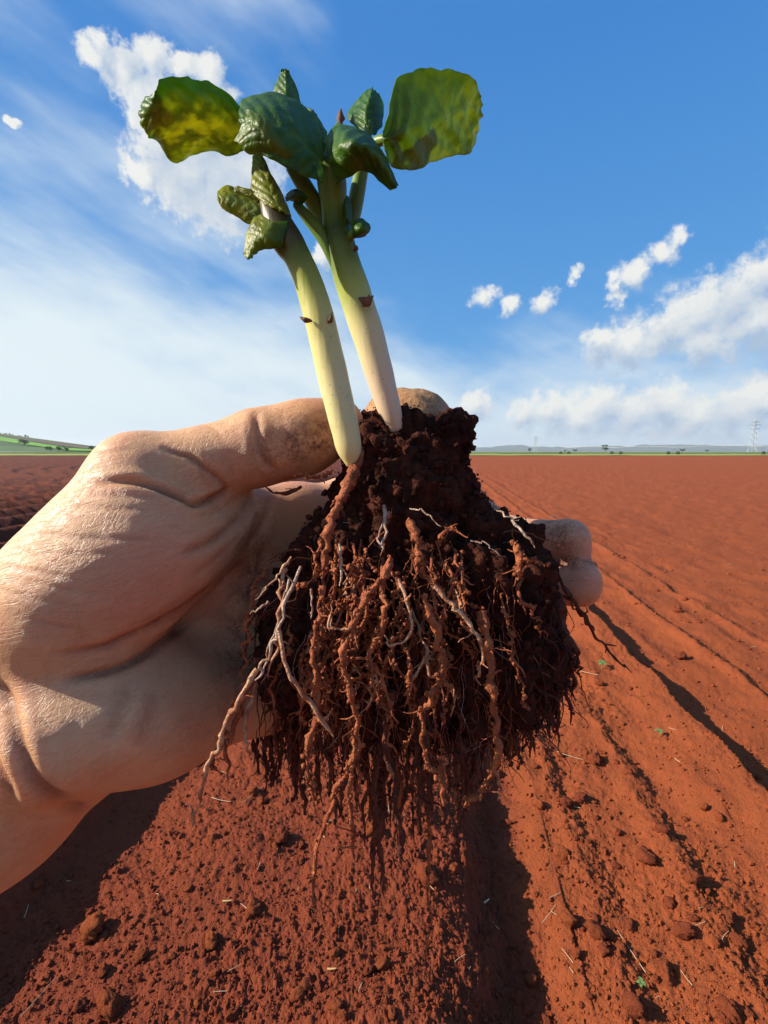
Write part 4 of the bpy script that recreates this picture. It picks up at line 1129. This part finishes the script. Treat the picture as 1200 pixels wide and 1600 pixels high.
KEY = [  # (control points, start radius, end radius, material, roughness, wobble)
    ([(566, 705, .134), (548, 752, .128), (528, 785, .124)], 2.2, 1.9, 'S', .55, .6),
    ([(532, 790, .124), (514, 820, .121), (510, 860, .120), (506, 905, .119)], 1.5, 1.2, 'S', .55, .6),
    ([(504, 915, .118), (496, 985, .116), (492, 1060, .116), (500, 1128, .117)], 1.3, 1.0, 'S', .6, .6),
    ([(612, 872, .117), (596, 905, .115), (572, 930, .114), (556, 965, .113), (542, 1010, .112), (545, 1075, .112), (557, 1150, .113), (541, 1205, .114), (520, 1250, .115), (497, 1310, .116), (488, 1405, .118)], 1.5, 0.7, 'S', .35, .9),
    ([(557, 1140, .113), (548, 1200, .114), (545, 1262, .115), (553, 1335, .117)], 1.0, 0.6, 'S', .35, .8),
    ([(596, 905, .115), (600, 940, .113), (598, 985, .113), (578, 1020, .113), (586, 1070, .113), (592, 1110, .114)], 1.2, 0.7, 'S', .5, 1.0),
    ([(586, 1040, .113), (604, 1075, .113), (612, 1130, .114), (606, 1165, .115)], 0.8, 0.4, 'S', .4, .8),
    ([(470, 885, .122), (450, 935, .118), (432, 995, .116), (412, 1035, .116), (402, 1062, .117)], 0.7, 0.6, 'W', .2, .7),
    ([(436, 985, .116), (446, 1030, .115), (468, 1075, .115), (492, 1110, .115), (517, 1148, .116)], 0.8, 0.9, 'T', .2, .6),
    ([(452, 905, .121), (436, 960, .118), (424, 1010, .117), (408, 1060, .117)], 0.45, 0.4, 'W', .2, .7),
    ([(402, 1045, .118), (375, 1090, .117), (352, 1140, .117), (330, 1190, .118), (312, 1245, .119), (299, 1288, .12)], 1.3, 0.5, 'T', .35, .7),
    ([(395, 1060, .119), (372, 1110, .118), (358, 1165, .118), (356, 1220, .119)], 1.2, 0.6, 'S', .4, .7),
    ([(400, 1065, .12), (386, 1120, .119), (384, 1160, .119), (392, 1185, .12)], 0.8, 0.5, 'T', .4, .6),
    ([(365, 1100, .119), (350, 1140, .119), (335, 1180, .119), (330, 1205, .12)], 1.0, 0.5, 'S', .4, .6),
    ([(752, 955, .120), (762, 1010, .117), (768, 1080, .116), (775, 1150, .117), (772, 1210, .118), (752, 1235, .119), (726, 1262, .12)], 2.0, 0.7, 'S', .5, .8),
    ([(772, 1200, .118), (782, 1228, .118), (778, 1250, .119)], 0.7, 0.4, 'T', .3, .4),
    ([(678, 915, .116), (702, 940, .115), (725, 965, .115), (745, 996, .116)], 0.9, 0.8, 'T', .2, .5),
    ([(622, 905, .115), (636, 940, .113), (644, 975, .113), (632, 1003, .113), (608, 1008, .114), (600, 988, .115)], 0.7, 0.5, 'T', .25, .5),
    ([(640, 815, .121), (650, 840, .119), (654, 870, .118), (650, 892, .118)], 1.7, 1.5, 'S', .6, .6),
    ([(662, 935, .116), (680, 985, .115), (688, 1035, .115), (680, 1075, .115), (660, 1120, .116), (664, 1175, .117), (686, 1215, .118), (694, 1260, .119)], 1.3, 0.8, 'S', .45, .9),
    ([(690, 1035, .115), (696, 1080, .116), (690, 1130, .117)], 0.7, 0.4, 'S', .4, .6),
    ([(612, 1080, .12), (606, 1170, .119), (622, 1260, .12), (630, 1350, .121)], 1.6, 0.9, 'D', .4, .8),
    ([(655, 1090, .122), (668, 1190, .121), (672, 1290, .122)], 1.8, 0.9, 'D', .4, .8),
    ([(497, 1120, .118), (485, 1165, .117), (478, 1210, .117), (492, 1250, .118)], 1.5, 0.8, 'S', .5, .8),
    ([(560, 970, .113), (540, 985, .112), (516, 975, .113), (520, 945, .114)], 0.6, 0.4, 'T', .3, .6),
    ([(600, 790, .128), (602, 830, .124), (597, 862, .122)], 0.8, 0.6, 'W', .2, .5),
    ([(608, 800, .128), (590, 835, .123), (596, 858, .12)], 0.5, 0.4, 'W', .2, .5),
    ([(530, 850, .123), (534, 880, .120), (530, 915, .119)], 0.6, 0.4, 'W', .2, .4),
    ([(685, 850, .122), (695, 830, .119), (715, 828, .118)], 0.8, 0.5, 'S', .4, .4),
    ([(806, 850, .124), (812, 880, .121), (808, 905, .121)], 1.6, 1.3, 'S', .5, .4),
    ([(815, 875, .121), (838, 873, .12)], 0.9, 0.7, 'S', .4, .3),
    ([(800, 812, .128), (822, 838, .126), (838, 856, .126)], 0.7, 0.5, 'W', .2, .3),
    ([(770, 790, .134), (790, 808, .130), (812, 812, .130)], 0.4, 0.25, 'W', .2, .5),
    ([(735, 845, .124), (760, 850, .122), (785, 872, .122)], 0.4, 0.25, 'W', .2, .5),
    ([(640, 795, .126), (665, 800, .123), (690, 822, .121)], 0.35, 0.25, 'W', .2, .6),
    ([(545, 900, .117), (556, 880, .116), (572, 872, .115), (585, 890, .115)], 0.6, 0.4, 'S', .4, .6),
    ([(486, 920, .118), (488, 950, .117), (485, 965, .117)], 0.5, 0.35, 'W', .2, .4),
    ([(420, 940, .121), (405, 950, .120), (392, 960, .120)], 0.6, 0.3, 'W', .2, .4),
    ([(455, 870, .127), (430, 905, .124), (395, 935, .123)], 0.6, 0.35, 'T', .3, .7),
    ([(470, 860, .128), (440, 865, .127), (420, 880, .127)], 0.5, 0.3, 'D', .3, .7),
    ([(872, 900, .145), (905, 955, .144), (950, 1015, .144), (985, 1050, .145)], 1.1, 0.5, 'D', .4, .8),
    ([(880, 930, .145), (908, 960, .144), (930, 985, .144)], 0.8, 0.4, 'D', .4, .6),
    ([(470, 760, .142), (440, 772, .138), (412, 762, .136)], 1.0, 0.5, 'D', .4, .6),
    ([(520, 735, .140), (490, 745, .138), (462, 742, .137)], 0.7, 0.4, 'S', .4, .6),
    ([(722, 662, .146), (735, 655, .146), (742, 650, .146)], 0.25, 0.12, 'T', .2, .3),
]
RM = dict(S=M_ROOT_SOILED, D=M_ROOT_DARK, T=M_ROOT_TAN, W=M_ROOT_WHITE)
paths = []
for q, (ct, r0, r1, mt, ro, wb) in enumerate(KEY):
    k_ = 0.62 if mt == 'S' else 0.62
    o_, p_ = root(ct, r0 * k_, r1 * k_, RM[mt], ro * 1.25, 100 + q, wb * 1.3, near=0.006 if ct[-1][1] > 900 else 0.002, spurs=dict(S=.22, D=.12, T=.08, W=.04)[mt])
    if mt == 'S': paths.append((p_, r0 * k_))
# hanging strands that make up the fringe of the ball
r2 = np.random.default_rng(33); dpaths = []
for q in range(58):
    px = r2.normal(595, 90); py = r2.uniform(835, 1040); L = r2.uniform(60, 240); d0 = r2.uniform(.113, .124)
    k_ = 0.22 * (px - 610) / 150
    ct = [(px, py, d0 + .010), (px + k_ * L * .3 + r2.normal(0, 9), py + L * .33, d0), (px + k_ * L * .7 + r2.normal(0, 14), py + L * .66, d0 - .001), (px + k_ * L + r2.normal(0, 20), min(py + L, 1290), d0 + .002)]
    mt = M_ROOT_SOILED if r2.random() < .75 else M_ROOT_TAN
    o_, p_ = root(ct, r2.uniform(.28, .62), r2.uniform(.12, .28), mt, .5, 700 + q, 1.5, sides=7, spurs=.25)
    if mt is M_ROOT_SOILED: paths.append((p_, .6))
def outline_bottom(px):
    return np.interp(px, [340, 380, 430, 480, 540, 600, 660, 720, 780, 830, 870, 900], [1100, 1165, 1200, 1215, 1230, 1250, 1250, 1225, 1195, 1165, 1115, 1050])
for q in range(190):
    px = r2.uniform(385, 893) if q < 155 else r2.uniform(800, 898); e = outline_bottom(px) + r2.normal(-8, 48 if px < 760 else 24)
    if abs(px - 590) < 120 and r2.random() < 0.45: e += r2.exponential(45)
    cxm = 640 + (px - 640) * r2.uniform(0.72, 0.88); front = r2.random()
    y0 = r2.uniform(860, 1000) if abs(px - 640) < 200 else r2.uniform(890, 990)
    d0 = 0.124 + 0.045 * front + 0.00012 * abs(px - 640) * (1 - front)
    dend = d0 + r2.normal(0, 0.003)
    ct = [(cxm, y0, d0 + 0.010), ((cxm + px) / 2 + r2.normal(0, 5), (y0 * 2 + e) / 3, d0 + 0.003), (px + r2.normal(0, 6), (y0 + e * 2) / 3, d0), (px + r2.normal(0, 9), e, dend)]
    mt = M_ROOT_DARK if r2.random() < 0.86 else M_ROOT_SOILED
    o_, p_ = root(ct, r2.uniform(1.0, 2.9), r2.uniform(0.15, 0.5), mt, 0.55, 300 + q, 1.3, sides=7, spurs=0.1)
    dpaths.append((p_, 1.5))
# crumbs stuck on the thick coated roots
m = MB()
for p_, r0 in paths:
    n_ = int(len(p_) * 2.2); k_ = r2.integers(0, len(p_), n_); off = r2.normal(size=(n_, 3)); off /= np.linalg.norm(off, axis=1)[:, None]
    crumbs(m, p_[k_] + off * r0 * 0.95 * mm, 0.00018 + 0.00060 * r2.random(n_) ** 3, r2)
part('root_crumbs', m.mesh('root_crumbs'), M_ROOT_SOILED, root_ball, kind='stuff')
m = MB()
for p_, r0 in dpaths:
    n_ = int(len(p_) * 0.35); k_ = r2.integers(len(p_) // 4, len(p_), n_); off = r2.normal(size=(n_, 3)); off /= np.linalg.norm(off, axis=1)[:, None]
    crumbs(m, p_[k_] + off * np.interp(k_ / len(p_), [0, 1], [1.6, 0.5])[:, None] * mm, 0.0003 + 0.0008 * r2.random(n_) ** 3, r2)
part('strand_crumbs', m.mesh('strand_crumbs'), M_ROOT_DARK, root_ball, kind='stuff')
# fine rootlets
def fine_roots(name, count, mat, rr, length, seed, region):
    r = np.random.default_rng(seed); mb = MB()
    ok = np.where(region)[0]
    for q in range(count):
        s_ = ok[r.integers(0, len(ok))]; p = bv[s_]; nn = bn[s_]; L = length * r.uniform(0.4, 1.3); n_ = 12
        out_ = nn * 0.35 + np.array([0.12 * np.sign(p[0] - P(640, 900, .15)[0]), 0, -0.9]) + r.normal(size=3) * 0.55
        dirs = []; d_ = out_ / np.linalg.norm(out_)
        for t in range(n_):
            d_ = d_ + r.normal(size=3) * 0.28 + np.array([0, 0, -0.20]); d_ /= np.linalg.norm(d_); dirs.append(d_)
        pth = p + np.cumsum(np.array(dirs), 0) * L / n_
        v, f = tube(pth, np.linspace(rr, rr * 0.35, n_) * mm, 4, cap=False); mb.put(v, f)
    return part(name, mb.mesh(name), mat, root_ball, kind='stuff')
front_ = bn @ FW < 0.2
fine_roots('fine_rootlets', 520, M_ROOT_DARK, 0.25, 0.022, 51, (bpy_ > 900))
fine_roots('fine_rootlets', 380, M_ROOT_SOILED, 0.20, 0.018, 52, (bpy_ > 820) & front_ & (np.abs(bpx - 640) < 170))
fine_roots('fine_rootlets', 130, M_ROOT_WHITE, 0.11, 0.018, 53, (bpy_ > 800) & front_ & (np.abs(bpx - 640) < 170))

# ------------------------------------------------------------------ loose things on the ground
CL = []
for s_ in range(8):
    v, f = lump(14, 20, 200 + s_, 0.02)
    pl = np.random.default_rng(s_).normal(size=(9, 3)); pl /= np.linalg.norm(pl, axis=1)[:, None]
    v = v / np.maximum(1.0, (v @ pl.T).max(1) / 0.74)[:, None]                       # broken faces
    v = v * (1 + 0.22 * fbm3(v * 1.6, 2, 70 + s_) + 0.22 * fbm3(v * 4.5, 3, 80 + s_))[:, None] * [1.0, 0.85, 0.72]
    CL.append(new_mesh('clod', v, f))
def clod(x, y, size, label, group=None, sink=0.25, rz=None, kind=None):
    me = CL[int(rng.integers(0, 8)) if kind is None else kind]
    o = obj('soil_clod', me, M_CLOD, label=label, category='soil clod')
    if group: o['group'] = group
    o.location = (x, y, ground_z(x, y) + size * (0.72 - sink)); o.scale = (size * rng.uniform(0.85, 1.25), size * rng.uniform(0.8, 1.1), size * rng.uniform(0.85, 1.15))
    o.rotation_euler = (rng.uniform(-.4, .4), rng.uniform(-.4, .4), rng.uniform(0, 6.3) if rz is None else rz)
    return o
BIG = [(145, 1460, 34, 'large dark clod on the left in the edge of the shaded furrow'), (170, 1578, 30, 'broad clod at the bottom left corner of the crumbly bed'),
       (442, 1312, 20, 'round pale clod on the crumbly bed under the hand'), (330, 1475, 20, 'angular clod alone in the middle of the crumbly bed'),
       (222, 1496, 16, 'small angular clod right of the large dark clod'), (668, 1372, 26, 'flat-faced orange clod directly under the longest dark root'),
       (708, 1362, 16, 'small rounded clod in the shade beside the flat-faced orange clod'), (465, 1558, 18, 'dark clod at the bottom edge left of centre'),
       (362, 1590, 18, 'clod cut by the bottom edge left of centre'), (930, 1190, 20, 'pair-like double clod right of the roots casting a shadow'),
       (885, 1258, 17, 'rounded clod right of the root tips'), (842, 1260, 15, 'rounded clod nearest to the root tips on the right'),
       (1010, 1345, 26, 'tall orange clod casting a black shadow on the ridge line'), (888, 1440, 20, 'orange clod midway on the dusty strip at lower right'),
       (930, 1460, 24, 'tall clod with a dark shadow at lower right'), (1065, 1460, 22, 'upright orange clod on the lower right ridge'),
       (990, 1575, 26, 'orange clod at the bottom edge right of centre'), (1138, 1585, 24, 'orange clod in the bottom right corner'),
       (1100, 1265, 12, 'small clod on the lit slope above the right ridge line'), (1065, 1030, 14, 'lone clod on the smooth field at the right'),
       (757, 1525, 16, 'clod standing in the middle shaded furrow'), (1035, 1300, 14, 'small clod halfway along the right ridge line')]
for px, py, rp, lab in BIG:
    x, y, z = on_ground(px, py); d = float((np.array([x, y, z]) - CAM) @ FW)
    clod(x, y, rp / F_PX * d * 0.66, lab)
cnt = n_left = 0
while cnt < 260:
    px, py = rng.uniform(-60, 1260), 740 + 860 * rng.random() ** 0.75
    x, y, z = on_ground(px, py); d = float((np.array([x, y, z]) - CAM) @ FW)
    s_lat = x * CA - y * SA
    if y < 0.3 or y > 7: continue
    if 0.2 < s_lat < 0.3 and rng.random() < 0.6: continue
    if s_lat > 0.28 and rng.random() < 0.75 and y < 2.2 and min(abs(s_lat - c_ - 0.02) for c_ in (0.35, 0.60, 0.92, 1.36, 1.72)) > 0.09: continue
    size = rng.choice([0.007, 0.010, 0.014, 0.020], p=[.5, .33, .13, .04]) * (1 if y < 2.5 else 1.5)
    left = s_lat < 0.16
    if left and n_left >= 110: continue
    n_left += left
    clod(x, y, size, 'small loose red soil clod lying on the %s' % ('dark crumbly bed in the foreground' if left else 'dusty orange strip at the right'),
         'loose clods on the crumbly bed' if left else 'loose clods on the dusty strip', 0.3)
    cnt += 1
# crumbs everywhere
n_ = 24000
py = 730 + 900 * rng.random(n_) ** 0.7; px = rng.uniform(-150, 1350, n_)
v = np.stack([(px - CX) / F_PX, np.zeros(n_), np.zeros(n_)], -1) + FW - ((py - CY) / F_PX)[:, None] * UP
t = (-0.02 - CAM[2]) / v[:, 2]; gp = CAM + v * t[:, None]
gp = gp[(gp[:, 1] < 9)]; z, _ = ground(gp[:, 0], gp[:, 1]); gp[:, 2] = z
sz = (0.0013 + 0.0055 * rng.random(len(gp)) ** 5) * np.clip(0.6 + gp[:, 1] * 0.25, 0.8, 1.8)
gp[:, 2] += sz * 0.3
m = MB(); crumbs(m, gp, sz, rng); me = m.mesh('soil_crumbs'); attr(me, 'damp_shade', ground(me_v := np.concatenate(m.v)[:, 0], np.concatenate(m.v)[:, 1], False)[1])
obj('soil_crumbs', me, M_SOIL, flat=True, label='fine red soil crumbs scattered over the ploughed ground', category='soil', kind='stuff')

# straw
M_STRAW = simple('dry_straw', (0.50, 0.38, 0.23), 0.6, 0.4, 60)
M_CHIP = simple('wood_chip', (0.60, 0.36, 0.14), 0.7, 0.3, 90)
def straw(px, py, length_px, ang_, label, group=None, fork=False, mat=None, r=None):
    x, y, z = on_ground(px, py); d = float((np.array([x, y, z]) - CAM) @ FW); L = length_px / F_PX * d
    n_ = 9; t = np.linspace(-0.5, 0.5, n_); bend = rng.uniform(-.2, .2)
    loc = np.stack([t * L * math.cos(ang_) - bend * L * (t * t) * math.sin(ang_), t * L * math.sin(ang_) + bend * L * t * t * math.cos(ang_), np.zeros(n_)], -1)
    gz, _ = ground(loc[:, 0] + x, loc[:, 1] + y); zc = gz.max() * 0.6 + gz.mean() * 0.4
    loc[:, 2] = zc - z + 0.0035 + 0.05 * L * t * rng.uniform(-1, 1)
    rr = r or max(0.0004, 0.0007 * d)
    mb = MB(); v, f = tube(loc, np.linspace(rr, rr * 0.7, n_), 6, cap=False); mb.put(v, f)
    if fork:
        b_ = loc[5] + np.stack([np.linspace(0, L * .45, 5) * math.cos(ang_ - 1.3), np.linspace(0, L * .45, 5) * math.sin(ang_ - 1.3), np.zeros(5)], -1)
        v, f = tube(b_, np.linspace(rr * .8, rr * .5, 5), 6, cap=False); mb.put(v, f)
    o = obj('straw', mb.mesh('straw'), mat or M_STRAW, label=label, category='straw')
    o.location = (x, y, z)
    if group: o['group'] = group
    return o
straw(858, 1432, 40, 0.7, 'pale forked straw on the dusty strip right of the middle furrow', fork=True)
straw(985, 1490, 62, 1.75, 'long thin straw pointing away on the lower right ridge')
straw(890, 1185, 38, -0.5, 'bent straw lying right of the hanging roots')
straw(918, 1055, 30, -0.6, 'straw lying just below the fingertips at the right')
straw(345, 1255, 36, -0.3, 'pale straw near the top of the crumbly bed beside the thin roots')
straw(395, 1245, 42, 1.0, 'greyish straw slanting on the crumbly bed under the left roots')
straw(62, 1560, 56, 1.3, 'crooked straw at the bottom left corner')
straw(355, 1412, 14, 0.1, 'short yellow wood chip in the middle of the crumbly bed', mat=M_CHIP, r=0.0024)
straw(518, 1520, 13, 0.0, 'short pale wood chip near the bottom of the crumbly bed', mat=M_CHIP, r=0.0022)
straw(760, 1415, 12, 0.6, 'short pale chip lying in the middle shaded furrow', mat=M_STRAW, r=0.0022)
for q in range(70):
    px, py = rng.uniform(20, 1190), 760 + 830 * rng.random() ** 0.9
    x, y, z = on_ground(px, py)
    left = (x * CA - y * SA) < 0.16
    straw(px, py, rng.choice([6, 9, 13, 22]), rng.uniform(0, 3.1), 'tiny bit of dry straw on the %s' % ('crumbly bed in the foreground' if left else 'orange soil at the right'),
          'straw bits on the crumbly bed' if left else 'straw bits on the dusty strip')

# green seedlings
M_SPROUT = simple('seedling_leaf', (0.11, 0.19, 0.05), 0.6, 0.3, 200)
def seedling(px, py, size_px, label):
    x, y, z = on_ground(px, py); d = float((np.array([x, y, z]) - CAM) @ FW); s_ = size_px / F_PX * d
    t = thing('weed_seedling', label, 'seedling', (x, y, ground_z(x, y)))
    v, f = tube(catmull([(0, 0, -0.004), (0.001, 0, 0.5 * s_), (0, 0.001, 0.9 * s_)], 7), s_ * 0.05, 6, cap=False)
    obj('stem', new_mesh('stem', v, f), M_SPROUT, t)
    for k_ in range(5):
        a_ = k_ * 2.4 + px; ln = s_ * rng.uniform(0.55, 0.9); n_ = 7; rows = []
        for u in np.linspace(0, 1, n_):
            wd = ln * 0.28 * math.sin(min(1, u * 1.1 + 0.06) * math.pi) ** 0.7
            c_ = np.array([u * ln, 0, 0.9 * s_ + ln * (0.35 * u - 0.45 * u * u)])
            for v_ in (-1, 0, 1): rows.append(c_ + np.array([0, v_ * wd, abs(v_) * wd * 0.35]))
        rows = np.array(rows); rows[:, :2] = rows[:, :2] @ np.array([[math.cos(a_), math.sin(a_)], [-math.sin(a_), math.cos(a_)]])
        i = np.arange(n_ - 1)[:, None] * 3; j = np.arange(2)[None, :]
        obj('leaf', new_mesh('leaf', rows, np.stack([i + j, i + j + 1, i + j + 4, i + j + 3], -1).reshape(-1, 4)), M_SPROUT, t)
seedling(940, 1046, 13, 'green weed seedling just below the fingertips')
seedling(1030, 1152, 12, 'green weed seedling on the lit slope inside the right ridge')
seedling(1002, 1545, 12, 'green weed seedling at the bottom edge right of centre')

# ------------------------------------------------------------------ air: pale haze over the plain
m = bpy.data.materials.new('haze'); m.use_nodes = True; m.node_tree.nodes.clear(); n = N(m.node_tree)
vol = n.add('ShaderNodeVolumePrincipled', {'Color': (0.86, 0.93, 1.0, 1), 'Density': 0.00009, 'Anisotropy': 0.2})
out = n.add('ShaderNodeOutputMaterial'); m.node_tree.links.new(vol.outputs[0], out.inputs['Volume'])
v, f = box_vf(-9500, 9500, -9500, 9500, -6, 230)
obj('haze', new_mesh('haze', np.array(v), np.array(f)), m, flat=True, kind='stuff', label='pale blue haze in the air over the plain', category='haze')
